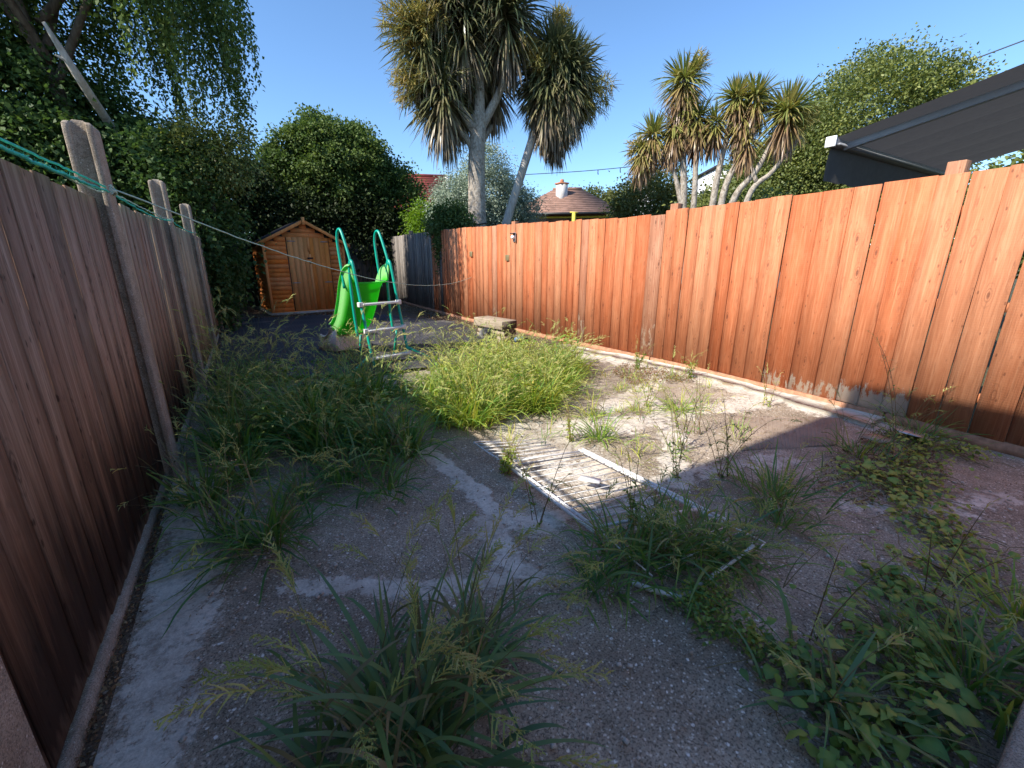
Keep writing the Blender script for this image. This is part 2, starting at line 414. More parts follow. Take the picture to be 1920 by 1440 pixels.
def plastic_green():
    s = NT('translucent bright green plastic')
    tr = s.n('ShaderNodeBsdfTranslucent'); tr.inputs[0].default_value = (.06, .80, .03, 1)
    n = s.noise(s.coord(), 5., 4.); c = s.mix(s.fr(n, .3, .7), (.06, .58, .03), (.10, .68, .06)); at = s.n('ShaderNodeAttribute', attribute_name='tint'); c = s.mix(at.outputs['Fac'], c, (.42, .86, .34))  # tint paints the sunlit look of the side walls as paler green
    m = s.done(c, .32, .5); mx = s.n('ShaderNodeMixShader'); mx.inputs[0].default_value = .45
    s.l(s.p.outputs[0], mx.inputs[1]); s.l(tr.outputs[0], mx.inputs[2]); s.l(mx.outputs[0], s.out.inputs[0]); return m
M_green = plastic_green()

def membrane():
    s = NT('black woven weed membrane'); v = s.coord((1, 1, 1), rand=False)
    n = s.noise(v, 1.3, 7., .7); c = s.ramp(n, [(.35, (.034, .036, .044)), (.55, (.05, .051, .058)), (.68, (.17, .155, .14))])
    w = s.n('ShaderNodeTexWave', bands_direction='X'); w.inputs['Scale'].default_value = 5.5; s.l(v, w.inputs['Vector'])
    c = s.mix(s.fr(w.outputs['Fac'], .93, 1., 0, .6), c, (.12, .12, .125))
    s.bump(s.noise(v, 9., 5.), .4, .02)
    return s.done(c, .75, .25)
M_memb = membrane()
def rubber():
    s = NT('brown rubber mat'); v = s.coord(); n = s.noise(v, 4., 6.)
    c = s.ramp(n, [(.35, (.26, .20, .155)), (.65, (.38, .30, .24))]); return s.done(c, .7, .3)
M_rubber = rubber()

def foliage(name, stops, trans=.3, rough=.5, spec=.35, tcol=None):
    s = NT(name); a = s.n('ShaderNodeAttribute', attribute_name='tint')
    n = s.noise(s.coord((1, 1, 1), rand=False), 1.7, 3.)
    f = s.math('ADD', s.math('MULTIPLY', a.outputs['Fac'], .8), s.math('MULTIPLY', s.fr(n, .3, .7), .2))
    c = s.ramp(f, stops); m = s.done(c, rough, spec)
    tr = s.n('ShaderNodeBsdfTranslucent')
    hs = s.n('ShaderNodeHueSaturation'); hs.inputs['Saturation'].default_value = 1.15; hs.inputs['Value'].default_value = 1.5; s.l(c, hs.inputs['Color'])
    s.l(hs.outputs[0], tr.inputs[0])
    mx = s.n('ShaderNodeMixShader'); mx.inputs[0].default_value = trans
    s.l(s.p.outputs[0], mx.inputs[1]); s.l(tr.outputs[0], mx.inputs[2]); s.l(mx.outputs[0], s.out.inputs[0]); return m
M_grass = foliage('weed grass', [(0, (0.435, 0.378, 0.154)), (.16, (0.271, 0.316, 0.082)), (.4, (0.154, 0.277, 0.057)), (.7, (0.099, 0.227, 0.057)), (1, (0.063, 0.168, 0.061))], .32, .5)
M_grass_y = foliage('yellow green grass', [(0, (0.702, 0.549, 0.171)), (.2, (0.486, 0.492, 0.104)), (.5, (0.332, 0.435, 0.077)), (.8, (0.194, 0.341, 0.068)), (1, (0.118, 0.246, 0.060))], .35, .5)  # sunlit copy of the weed grass, sunshine put into a paler, yellower colour
M_blade = foliage('broad grass blades', [(0, (0.342, 0.342, 0.084)), (.3, (0.172, 0.273, 0.084)), (.7, (0.120, 0.217, 0.095)), (1, (0.080, 0.159, 0.084))], .25, .45)
M_head = foliage('grass seed heads', [(0, (.48, .42, .18)), (.5, (.42, .44, .15)), (1, (.30, .38, .12))], .25, .7, .15)
M_stem = foliage('grass stems', [(0, (0.238, 0.140, 0.084)), (.5, (0.168, 0.154, 0.063)), (1, (0.098, 0.140, 0.042))], .1, .6)
M_broad = foliage('broad weed leaves', [(0, (.40, .42, .10)), (.25, (.28, .36, .08)), (.5, (.18, .29, .06)), (.75, (.115, .21, .05)), (1, (.07, .14, .045))], .25, .45)
M_redweed = foliage('reddish low weed', [(0, (.30, .12, .06)), (.5, (.22, .13, .06)), (1, (.14, .15, .05))], .2, .6)
M_ivy = foliage('dark ivy leaves', [(0, (0.126, 0.180, 0.046)), (.4, (0.072, 0.126, 0.036)), (1, (0.040, 0.076, 0.029))], .25, .6, .2)
M_birch = foliage('birch leaves', [(0, (0.180, 0.225, 0.045)), (.4, (0.098, 0.150, 0.038)), (1, (0.053, 0.090, 0.030))], .25, .6, .2)
M_mound = foliage('climber covered tree leaves', [(0, (0.165, 0.215, 0.057)), (.4, (0.094, 0.145, 0.041)), (1, (0.051, 0.089, 0.031))], .25, .6, .2)
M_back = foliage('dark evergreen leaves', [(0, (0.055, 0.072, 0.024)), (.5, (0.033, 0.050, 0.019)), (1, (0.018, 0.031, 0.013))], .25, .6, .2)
M_silver = foliage('silver leaves', [(0, (0.486, 0.543, 0.429)), (.5, (0.300, 0.372, 0.286)), (1, (0.157, 0.215, 0.157))], .2, .6)
M_lime = foliage('lime shrub leaves', [(0, (.26, .34, .04)), (.5, (.16, .27, .035)), (1, (.09, .18, .03))], .35, .5)
M_round = foliage('olive green tree leaves', [(0, (0.330, 0.330, 0.086)), (.35, (0.198, 0.225, 0.060)), (.7, (0.118, 0.152, 0.046)), (1, (0.066, 0.099, 0.033))], .25, .45)
M_far = foliage('far tree leaves', [(0, (.20, .17, .05)), (.5, (.12, .14, .04)), (1, (.07, .095, .03))], .2, .6)
M_strap = foliage('cabbage palm leaves', [(0, (.17, .125, .085)), (.22, (.27, .215, .135)), (.42, (.20, .19, .09)), (.65, (.115, .13, .055)), (.85, (.075, .098, .045)), (1, (.045, .068, .033))], .16, .36, .55)
M_strap_y = foliage('yellow green cabbage palm leaves', [(0, (0.240, 0.140, 0.090)), (.25, (0.336, 0.227, 0.120)), (.45, (0.312, 0.281, 0.084)), (.7, (0.168, 0.205, 0.054)), (1, (0.084, 0.130, 0.042))], .25, .38, .5)
M_spray = foliage('dry flower sprays', [(0, (0.405, 0.284, 0.108)), (.5, (0.351, 0.297, 0.101)), (1, (0.270, 0.284, 0.095))], .2, .7, .1)
M_litter = foliage('dry litter', [(0, (.10, .06, .035)), (.5, (.2, .13, .07)), (1, (.34, .27, .16))], .05, .8, .1)

def bark(name, c0, c1, c2, sc=(9, 9, 2.)):
    s = NT(name); v = s.coord(sc); n = s.noise(v, 1., 8., .7, .5); c = s.ramp(n, [(.35, c0), (.5, c1), (.66, c2)])
    s.bump(n, .8, .03); return s.done(c, .9, .15)
M_trunk = bark('corky grey bark', (.17, .14, .11), (.36, .31, .255), (.50, .45, .385), (15, 15, 11.))
M_bark = bark('dark bark', (.06, .045, .035), (.11, .085, .065), (.17, .14, .11))
M_dead = bark('bleached dead wood', (.30, .27, .23), (.46, .42, .37), (.58, .54, .48))

# ------------------------------------------------------------------ the setting
def smooth_noise(n, k=9):
    a = rng.normal(size=n + k); return np.convolve(a, np.ones(k) / k, 'valid')[:n]
# open ground out to the horizon
g = Acc(); g.add([(-600, -600, -.03), (600, -600, -.03), (600, 600, -.03), (-600, 600, -.03)], [[0, 1, 2, 3]])
o = mk('ground', g, M_ground); o['kind'] = 'structure'; o['label'] = 'bare mossy soil running on beyond the garden'
# cement yard between the fences
def sheet(name, poly, z, material, nx=60, amp=.0, k=3., label=None, kind='structure'):
    """a gently uneven sheet cut to a polygon (grid cells whose centre lies inside), 30 mm thick skirt not needed"""
    p = np.array(poly); lo, hi = p.min(0) - .02, p.max(0) + .02
    ny = max(2, int(nx * (hi[1] - lo[1]) / (hi[0] - lo[0])))
    X, Y = np.meshgrid(np.linspace(lo[0], hi[0], nx + 1), np.linspace(lo[1], hi[1], ny + 1), indexing='ij')
    Z = z + amp * (np.sin(X * k * 1.3 + Y * k * .7) + np.sin(X * k * .6 - Y * k * 1.7 + 1) + .5 * np.sin(X * k * 3.1 + Y * 2.3 * k)) / 2.5
    V = np.stack([X, Y, Z], -1).reshape(-1, 3)
    I = np.arange((nx + 1) * (ny + 1)).reshape(nx + 1, ny + 1)
    F = np.stack([I[:-1, :-1], I[1:, :-1], I[1:, 1:], I[:-1, 1:]], -1).reshape(-1, 4)
    c = V[F].mean(1); F = F[in_poly(c[:, :2], poly)]
    o = mk(name, Acc().add(V, F), material, smooth=True)
    o['kind'] = kind
    if label: o['label'] = label
    return o

bands = [  # where pale cement was trowelled over the aggregate: polyline, half width, strength
    ([(1.04, 3.15), (1.12, 2.6), (1.12, 2.05), (1.22, 1.78), (1.45, 1.78)], .11, 1.), ([(1.02, 1.95), (.96, 1.62), (1.0, 1.40)], .15, .9), ([(-.05, 2.0), (.2, 1.88), (.52, 1.63), (.85, 1.50)], .10, .95),
    ([(-.56, -1), (-.53, 1.2), (-.45, 2.2), (-.52, 3.4)], .20, .95), ([(1.95, 3.0), (1.9, 2.2), (1.95, 1.5)], .62, .72), ([(2.3, 2.9), (3.2, 2.62), (4.0, 2.5), (4.9, 2.3)], .30, .9),
    ([(2.4, 1.7), (3.1, 2.3), (3.7, 3.1)], .20, .9), ([(3.1, 3.1), (4.2, 3.45), (4.9, 3.9)], .22, .9), ([(4.9, 1.5), (4.95, 3.4), (4.6, 5.5)], .36, 1.), ([(2.3, 1.75), (2.9, 1.62), (3.4, 1.5)], .20, .7),
    ([(3.0, .95), (3.6, .55), (4.4, .3)], .16, .6), ([(1.2, -.2), (2.4, -.3)], .2, .5)]
nx, ny = 260, 430
X, Y = np.meshgrid(np.linspace(-.72, 5.25, nx + 1), np.linspace(-3.4, 6.5, ny + 1), indexing='ij'); Pg = np.stack([X, Y], -1).reshape(-1, 2); cov = np.zeros(len(Pg))
for pts, hw, st in bands:
    for p0, p1 in zip(pts[:-1], pts[1:]):
        p0, p1 = np.array(p0), np.array(p1); dv = p1 - p0; t = np.clip(((Pg - p0) @ dv) / (dv @ dv), 0, 1)
        dist = np.linalg.norm(Pg - p0 - t[:, None] * dv, axis=1); cov = np.maximum(cov, st * np.clip(1.25 - dist / hw, 0, 1))
Zg = .004 * cov + .003 * np.sin(Pg[:, 0] * 2.1 + 1) * np.sin(Pg[:, 1] * 1.7) + .002 * np.sin(Pg[:, 0] * 7 + Pg[:, 1] * 5)
I = np.arange((nx + 1) * (ny + 1)).reshape(nx + 1, ny + 1); F = np.stack([I[:-1, :-1], I[1:, :-1], I[1:, 1:], I[:-1, 1:]], -1).reshape(-1, 4)
yard = mk('yard_paving', Acc().add(np.column_stack([Pg, Zg]), F, cov), M_yard, smooth=True)
yard['kind'] = 'structure'; yard['label'] = 'worn concrete yard with patches of pale cement'
# smooth strip along the left fence, mortar fillet along the right one
a = Acc(); prism(a, ragged([(4.72, 1.42), (4.86, 2.2), (4.93, 3.0), (4.90, 3.9), (4.75, 4.8), (4.62, 5.6), (4.85, 5.6), (5.02, 4.8), (5.11, 3.9), (5.12, 3.0), (5.10, 2.2), (5.07, 1.42)], .05, .02), .004, .045)
mk('mortar_fillet', a, M_fillet, yard)
# leaf-mould gutter by the left fence
sheet('soil_gutter', [(-.70, -1.5), (-.625, -1.5), (-.615, 1.6), (-.62, 3.5), (-.70, 3.5)], .008, M_soil, 8, .004, 9., 'dark soil in the gap under the left fence')
sheet('soil_bed', [(-.75, 6.0), (5.0, 5.2), (5.0, 10), (5, 18.5), (-2.5, 18.5), (-.9, 12)], .008, M_soil, 60, .012, 2.2, 'bare soil at the end of the garden')
# weed membrane, rucked up on its right
poly = [(-.50, 6.3), (-.55, 9.0), (-.52, 12.6), (.2, 13.1), (1.2, 13.25), (2.2, 13.2), (2.5, 12.4), (3.4, 11.2), (4.2, 9.6), (4.1, 8.3), (3.9, 7.2), (3.5, 6.2), (2.4, 5.55), (1.2, 5.7), (.4, 6.1)]
p = np.array(poly); nx, ny = 120, 170
X, Y = np.meshgrid(np.linspace(-.6, 4.3, nx + 1), np.linspace(5.5, 13.3, ny + 1), indexing='ij')
ruck = np.clip((X - 1.6) / 1.5, 0, 1)
Z = .045 + .008 * np.sin(X * 5 + np.sin(Y * 2)) + ruck * .028 * (np.sin(Y * 8.5 + X * 3.5 + 1.3 * np.sin(X * 4)) + .6 * np.sin(Y * 15 - X * 5)) + .006 * np.sin(Y * 7 + X)
V = np.stack([X, Y, np.maximum(Z, .022)], -1).reshape(-1, 3); I = np.arange((nx + 1) * (ny + 1)).reshape(nx + 1, ny + 1)
F = np.stack([I[:-1, :-1], I[1:, :-1], I[1:, 1:], I[:-1, 1:]], -1).reshape(-1, 4)
F = F[in_poly(V[F].mean(1)[:, :2], [tuple(q) for q in ragged(poly, .12, .04)])]
o = mk('weed_membrane', Acc().add(V, F), M_memb, smooth=True); tag(o, 'black weed membrane sheet laid over soil in front of the shed', 'weed membrane')
# rubber mat with a diamond tread
c4 = [np.array(q) for q in ((3.25, 1.74), (4.05, 1.38), (4.80, 1.66), (3.95, 2.24))]
a = Acc(); prism(a, ragged(c4, .05, .008), .002, .012)
o = mk('rubber_mat', a, M_rubber); tag(o, 'brown diamond tread rubber mat lying on the sunlit concrete', 'rubber mat')
a = Acc()
for i in range(1, 26):
    t = i / 26
    for (p0, p1, q0, q1) in ((c4[0], c4[1], c4[3], c4[2]), (c4[0], c4[3], c4[1], c4[2])):
        A_, B_ = p0 + (p1 - p0) * t, q0 + (q1 - q0) * t
        tube(a, [(A_[0], A_[1], .0125), (B_[0], B_[1], .0118)], .0042, 4, cap=False)
mk('tread', a, M_rubber, o)

# ------------------------------------------------------------------ fences
def board_mesh(w, h, m, t0=.022, t1=.012):
    """feather-edged board: local x thickness (front at -x), y width, z height"""
    V = [(-t0, 0, 0), (-t0, 0, h), (-t1, w, 0), (-t1, w, h), (0, 0, 0), (0, 0, h), (0, w, 0), (0, w, h)]
    return mesh_data('board', Acc().add(V, [[0, 1, 3, 2], [4, 6, 7, 5], [0, 4, 5, 1], [2, 3, 7, 6], [0, 2, 6, 4], [1, 5, 7, 3]]), m)

# the orange fence on the right; boards run along a slightly bent line
RF = [(-3.4, 4.85), (-1.2, 4.98), (1.65, 5.12), (3.5, 5.17), (5.0, 5.08), (10.0, 4.72), (14.0, 4.75), (16.4, 4.85)]
def rfx(y): return float(np.interp(y, [a for a, b in RF], [b for a, b in RF]))
def rang(y): return math.atan2(-(rfx(y + .15) - rfx(y - .15)), .3)
def rtop(y): return float(np.interp(y, [0, 2, 4.25, 4.3, 5, 8, 11.3, 16.4], [2.18, 2.17, 2.14, 2.105, 2.115, 2.20, 2.26, 2.30]))
fr = thing('fence', 'tall orange stained board fence lit by the sun along the right side', 'fence', (5.1, 4, 0))
def rel(o, parent):   # keep world placement under a parent that is only translated
    o.parent = parent; o.location = Vector(o.location) - parent.location; return o
edges = [-3.2, -2.95, -2.7, -2.46, -2.2, -1.96, -1.7, -1.46, -1.22, -.98, -.75, -.5, -.27, -.02, .21, .42, .63, .845, 1.055, 1.27, 1.47, 1.66, 1.85, 2.07, 2.34, 2.635, 2.87, 3.05, 3.23, 3.40, 3.56, 3.74, 3.92, 4.10, 4.27, 4.52]
y = edges[-1]
while y < 16.2:
    y += random.choice([.15, .17, .19, .21, .24]) * (1 if y < 12 else .9); edges.append(y)
gaps = {.845: .011, 1.055: .009, 2.635: .010, 1.27: .005, 1.66: .004}
for i in range(len(edges) - 1):
    y0, y1 = edges[i], edges[i + 1]; w = y1 - y0; ym = (y0 + y1) / 2
    gap = gaps.get(y0, random.choice([.0015, .002, .003, .004])); h = rtop(ym) - .085 + random.uniform(-.008, .008)
    if ym > 12.2: m = M_grey
    elif 10.9 < ym < 12.2 and random.random() < .3: m = M_grey
    elif 4.27 <= y0 < 4.5: m = M_or_pale
    elif 1.26 <= y0 < 1.70: m = M_or_white
    elif 1.70 <= y0 < 2.6: m = M_or_worn
    elif y0 < 2.0: m = M_or_saw
    elif random.random() < .07: m = M_or_pale
    else: m = random.choice([M_or, M_or, M_or, M_or_saw])
    me = board_mesh(w - gap, h, m, .024 + random.uniform(-.003, .006), .013)
    o = link('board', me, None, (rfx(y0 + gap) + random.uniform(-.004, .004), y0 + gap, .085 + random.uniform(-.004, .006)), (random.gauss(0, .0018), 0, rang(ym)))
    rel(o, fr)
# gravel boards, rails and posts of the orange fence
M_gravel = plain('orange washed concrete gravel board', (.42, .21, .125), .9, .15, 0, .35, 14., .5)
for y0, y1 in ((-3.3, -1.0), (-1.0, 1.42), (1.42, 4.30), (4.30, 7.95), (7.95, 11.2), (11.2, 16.3)):
    n = max(2, int((y1 - y0) / .5)); ys = np.linspace(y0 + .01, y1 - .01, n); a = Acc()
    for ya, yb in zip(ys[:-1], ys[1:]):
        V = []
        for yy in (ya, yb):
            x = rfx(yy)
            V += [(x - .040, yy, -.02), (x + .0, yy, -.02), (x + .0, yy, .083), (x - .035, yy, .083)]
        a.add(V, [[0, 1, 5, 4], [1, 2, 6, 5], [2, 3, 7, 6], [3, 0, 4, 7]])
    rel(mk('gravel_board', a, M_gravel), fr)
    for z in (.35, 1.1, 1.85):
        a = Acc()
        for ya, yb in zip(ys[:-1], ys[1:]):
            V = []
            for yy in (ya, yb):
                x = rfx(yy)
                V += [(x + .010, yy, z), (x + .06, yy, z), (x + .06, yy, z + .075), (x + .010, yy, z + .075)]
            a.add(V, [[0, 1, 5, 4], [1, 2, 6, 5], [2, 3, 7, 6], [3, 0, 4, 7]])
        rel(mk('rail', a, M_or_saw), fr)
for y, top, dx in ((1.40, 2.285, .075), (4.22, 2.24, .08), (7.98, 2.26, .06), (11.2, 2.28, .06), (14.2, 2.40, .06), (-.9, 2.3, .08)):
    a = Acc(); box(a, -.055, .055, -.06, .06, -.1, top)
    o = mk('post', a, M_or_pale if y < 8 else M_grey, None, (rfx(y) + dx + .045, y, 0), (0, 0, rang(y)), bevel=.004); rel(o, fr)
# thin peg at the top of the far section
# the brown fence on the left with concrete posts
def lfx(y): return -.70 + .0095 * y
LROT = math.atan2(-.0095, 1)
fl = thing('fence', 'dark brown weathered board fence in shade along the left side with concrete posts', 'fence', (-.66, 5, 0))
posts_l = [(-.9, 2.30), (1.20, 2.30), (3.62, 2.25), (6.18, 2.31), (8.72, 2.33), (11.2, 2.35)]
def ltop(y): return float(np.interp(y, [0, 2.3, 3.6, 6, 9, 12], [1.83, 1.835, 1.855, 1.90, 1.91, 1.92]))
bays = [(-3.3, -.98), (-.82, 1.11), (1.29, 3.54), (3.71, 6.10), (6.26, 8.64), (8.80, 11.12), (11.28, 13.6)]
for (y0, y1) in bays:
    y = y0; ws = []
    while sum(ws) < y1 - y0 - .08: ws.append(random.uniform(.115, .185))
    k_ = (y1 - y0) / sum(ws)
    for w0 in [w_ * k_ for w_ in ws]:
        far = y0 > 6
        me = board_mesh(w0 + .012, ltop(y) - .075 + random.uniform(-.012, .012), M_brown_far if (far or (y0 > 3.7 and random.random() < .35)) else M_brown, .011, .006)
        # mirrored so that the thick edge shows towards the garden
        o = link('board', me, None, (lfx(y) + random.uniform(-.002, .002), y, .075), (random.gauss(0, .003), 0, LROT))
        o.scale = (-1, 1, 1); rel(o, fl); y += w0
    a = Acc(); box(a, .0, .032, y0, y1, -.02, .073); 
    o = mk('gravel_board', a, M_post, None, (lfx((y0 + y1) / 2) - .005, 0, 0)); rel(o, fl)
    a = Acc(); box(a, -.06, -.004, y0, y1, 1.3, 1.38); o = mk('rail', a, M_brown_far, None, (lfx((y0 + y1) / 2) - .008, 0, 0)); rel(o, fl)
def concrete_post(top):
    """slotted concrete fence post: H section with a weathered, rounded head. x across the fence, y along it"""
    s, d, w, tw = .085, .065, .13, .034     # half width along y, half slot depth etc
    prof = [(-w / 2, -s), (-tw, -s), (-tw, -s + .03), (tw, -s + .03), (tw, -s), (w / 2, -s), (w / 2, s), (tw, s), (tw, s - .03), (-tw, s - .03), (-tw, s), (-w / 2, s)]
    a = Acc(); P = np.array(prof); n = len(P); V = []
    zs = [-.1, top - .07, top - .025, top]; sc = [1, 1, .94, .78]
    for z, k in zip(zs, sc):
        for (x, yy) in P: V.append((x * (1 if k > .9 else .82), yy * k, z - (abs(yy) > s * .9) * (.012 if k < .9 else 0)))
    F = []
    for r in range(3):
        for i in range(n): F.append([r * n + i, r * n + (i + 1) % n, (r + 1) * n + (i + 1) % n, (r + 1) * n + i])
    b = 3 * n
    F += [[b + 0, b + 1, b + 10, b + 11], [b + 2, b + 3, b + 8, b + 9], [b + 4, b + 5, b + 6, b + 7], [b + 1, b + 2, b + 9, b + 10], [b + 3, b + 4, b + 7, b + 8]]
    a.add(V, F); return a
for y, top in posts_l:
    o = mk('post', concrete_post(top), M_post, None, (lfx(y) + .012, y, 0), (random.uniform(-.01, .01), random.uniform(-.008, .008), LROT), bevel=.006); rel(o, fl)
# dark fence across the end of the garden
fb = thing('fence', 'dark old board fence across the end of the garden behind the shed', 'fence', (1.5, 16.6, 0))
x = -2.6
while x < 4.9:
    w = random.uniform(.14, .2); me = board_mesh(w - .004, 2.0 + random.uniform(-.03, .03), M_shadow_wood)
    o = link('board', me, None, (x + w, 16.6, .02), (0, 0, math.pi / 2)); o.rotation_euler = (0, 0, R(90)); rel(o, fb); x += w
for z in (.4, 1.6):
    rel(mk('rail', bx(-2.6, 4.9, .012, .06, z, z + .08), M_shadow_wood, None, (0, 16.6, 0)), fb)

# ------------------------------------------------------------------ houses around (the terrace the photographer stands at, and roofs beyond)
nb = thing('neighbour_house', 'rendered house wing left of the camera whose shadow crosses the yard', 'house', (-3, 0, 0))
hx1, hy1, hz = -1.02, 1.58, 5.27
o = mk('wall', bx(-8.0, hx1, -1.3, hy1, -.1, hz), M_render); rel(o, nb)  # unseen wing, kept short so sunlight behind the camera bounces onto the foreground
o = mk('roof', bx(-8.1, hx1 + .02, -1.4, hy1 + .02, hz + .003, hz + .10), M_felt); rel(o, nb)
for (y0, z0) in ((-.6, .9), (-.6, 3.4)):
    w = mk('window', bx(hx1 - .02, hx1 + .03, y0, y0 + 1.2, z0, z0 + 1.2), M_white); rel(w, nb)
    p_ = mk('pane', bx(.031, .036, .08, 1.12, .08, 1.12), M_glass, w); p_.location = (hx1, y0, z0)
hs = thing('terraced_house', 'rear wall of the house behind the camera', 'house', (2.2, -1.2, 0))
rel(mk('wall', bx(-.95, 7.0, -9, -3.4, -.1, 3.2), M_render), hs)
rel(mk('roof', bx(-1.0, 7.1, -9.1, -3.3, 3.203, 3.3), M_felt), hs)
for x0 in (.3, 3.1):
    w = mk('window', bx(x0, x0 + 1.6, -3.43, -3.36, .15 if x0 < 1 else .9, 2.2), M_white); rel(w, hs)
    p_ = mk('pane', bx(x0 + .08, x0 + 1.52, -3.357, -3.352, .25 if x0 < 1 else 1.0, 2.1), M_glass, w)

def gable_roof_rows(parent, p0, u, v, L, run, z0, z1, rows, m, name='tile_course'):
    """stepped tile courses on one roof slope: p0 eave start, u along the eave, v up-slope (horizontal)"""
    p0, u, v = map(np.array, (p0, u, v)); rise = (z1 - z0) / rows
    for r in range(rows):
        a = Acc(); q = []
        for (s, t, dz) in ((0, r / rows, .05), (L, r / rows, .05), (L, (r + 1.05) / rows, .0), (0, (r + 1.05) / rows, .0)):
            xy = p0 + u * s + v * run * t; q.append((xy[0], xy[1], z0 + (z1 - z0) * t + dz))
        q2 = [(x, y, z - .06) for x, y, z in q]
        a.add(q + q2, [[0, 1, 2, 3], [7, 6, 5, 4], [0, 4, 5, 1], [1, 5, 6, 2], [2, 6, 7, 3], [3, 7, 4, 0]])
        mk(name, a, m, parent)
# red tiled house beyond the mound tree
rh = thing('far_house', 'red tiled roof of a house showing between the dark tree and the cabbage palm', 'house')
u = np.array([.93, -.36]); v = np.array([.36, .93]); p0 = np.array([6.6, 31.0])
def houseblock(parent, p0, u, v, L, D, z, m):
    c = [p0, p0 + u * L, p0 + u * L + v * D, p0 + v * D]; a = Acc(); prism(a, c, -.1, z); return mk('wall', a, m, parent)
houseblock(rh, p0 + v * .4 + u * .3, u, v, 5.9, 6.2, 4.6, M_brick)
gable_roof_rows(rh, p0, u, v, 6.5, 3.6, 4.5, 7.35, 15, M_tile_red)
gable_roof_rows(rh, p0 + v * 7.2 + u * 6.5, -u, -v, 6.5, 3.6, 4.5, 7.35, 6, M_tile_red)
a = Acc(); q0, q1 = p0 + u * 6.52, p0 + u * 6.52 + v * 3.6
tube(a, [(q0[0], q0[1], 4.55), (q1[0], q1[1], 7.42)], .12, 6); mk('verge', a, M_white_wall, rh)
a = Acc(); q0, q1 = p0 + v * 3.6, p0 + u * 6.5 + v * 3.6
tube(a, [(q0[0], q0[1], 7.42), (q1[0], q1[1], 7.42)], .11, 6); mk('ridge', a, M_tile_red, rh)
# brown hipped bungalow with chimney
bh = thing('far_bungalow', 'low bungalow with brown hipped roof and pale chimney beyond the fence', 'house', (15.5, 19.6, 0))
u = np.array([.77, -.64]); v = np.array([.64, .77])
A0 = np.array([14.28, 20.52]) - np.array([15.5, 19.6]) - u * 1.6
BL, BD, Z0, Z1 = 6.1, 5.0, 3.95, 5.45
def UV(s, t): return A0 + u * s + v * t
a = Acc(); prism(a, [UV(.4, .4), UV(BL - .4, .4), UV(BL - .4, BD - .4), UV(.4, BD - .4)], -.1, Z0 - .05); mk('wall', a, M_brick, bh)
cs = [UV(0, 0), UV(BL, 0), UV(BL, BD), UV(0, BD)]; rg = [UV(2.2, BD / 2), UV(3.9, BD / 2)]; top = [rg[0], rg[1], rg[1], rg[0]]
for side in range(4):
    e0, e1, r0, r1 = cs[side], cs[(side + 1) % 4], top[side], top[(side + 1) % 4]; n_ = 13 if side in (0, 1, 3) else 4
    for r in range(n_):
        t0, t1 = r / n_, min(1, (r + 1.04) / n_)
        q = [(*(e0 + (r0 - e0) * t0), Z0 + (Z1 - Z0) * t0 + .03), (*(e1 + (r1 - e1) * t0), Z0 + (Z1 - Z0) * t0 + .03), (*(e1 + (r1 - e1) * t1), Z0 + (Z1 - Z0) * t1), (*(e0 + (r0 - e0) * t1), Z0 + (Z1 - Z0) * t1)]
        q2 = [(x, y, z - .05) for x, y, z in q]
        mk('tile_course', Acc().add(q + q2, [[0, 1, 2, 3], [7, 6, 5, 4], [0, 4, 5, 1], [1, 5, 6, 2], [2, 6, 7, 3], [3, 7, 4, 0]]), M_tile_brown, bh)
mk('ridge', tube(Acc(), [(*rg[0], Z1 + .03), (*rg[1], Z1 + .03)], .09, 6), M_tile_brown, bh)
c_ = UV(2.75, 1.75)
ch = mk('chimney', bx(c_[0] - .24, c_[0] + .24, c_[1] - .24, c_[1] + .24, 4.5, 5.62), M_render, bh, )
mk('chimney_cap', bx(c_[0] - .29, c_[0] + .29, c_[1] - .29, c_[1] + .29, 5.623, 5.70), M_pot, ch)
tube(a := Acc(), [(c_[0], c_[1], 5.70), (c_[0], c_[1], 5.88)], [.12, .10], 8); mk('chimney_pot', a, M_pot, ch)
def bar(acc, p, q, w, h):
    p, q = Vector(p), Vector(q); d = q - p; L = d.length; M = Matrix.Translation(p) @ d.to_track_quat('X', 'Z').to_matrix().to_4x4()
    return box(acc, 0, L, -w / 2, w / 2, -h / 2, h / 2, M=M)
e0, e1, e3 = UV(-.06, -.06), UV(BL + .06, -.06), UV(-.06, BD + .06)
mk('gutter', bar(Acc(), (*e0, Z0 - .05), (*e1, Z0 - .05), .12, .12), M_dark, bh)
mk('fascia', bar(Acc(), (*UV(.3, .34), Z0 - .2), (*UV(BL - .3, .34), Z0 - .2), .03, .1), M_yellow, bh)
tw = thing('yellow_post', 'yellow painted timber post with crossbar in front of the brown roof', 'post', (14.2, 17.4, 0))
mk('upright', bx(-.07, .07, -.06, .06, 0, 3.70), M_yellow, tw); mk('crossbar', bar(Acc(), (-.16, .12, 3.72), (.16, -.12, 3.70), .05, .05), M_yellow, tw)
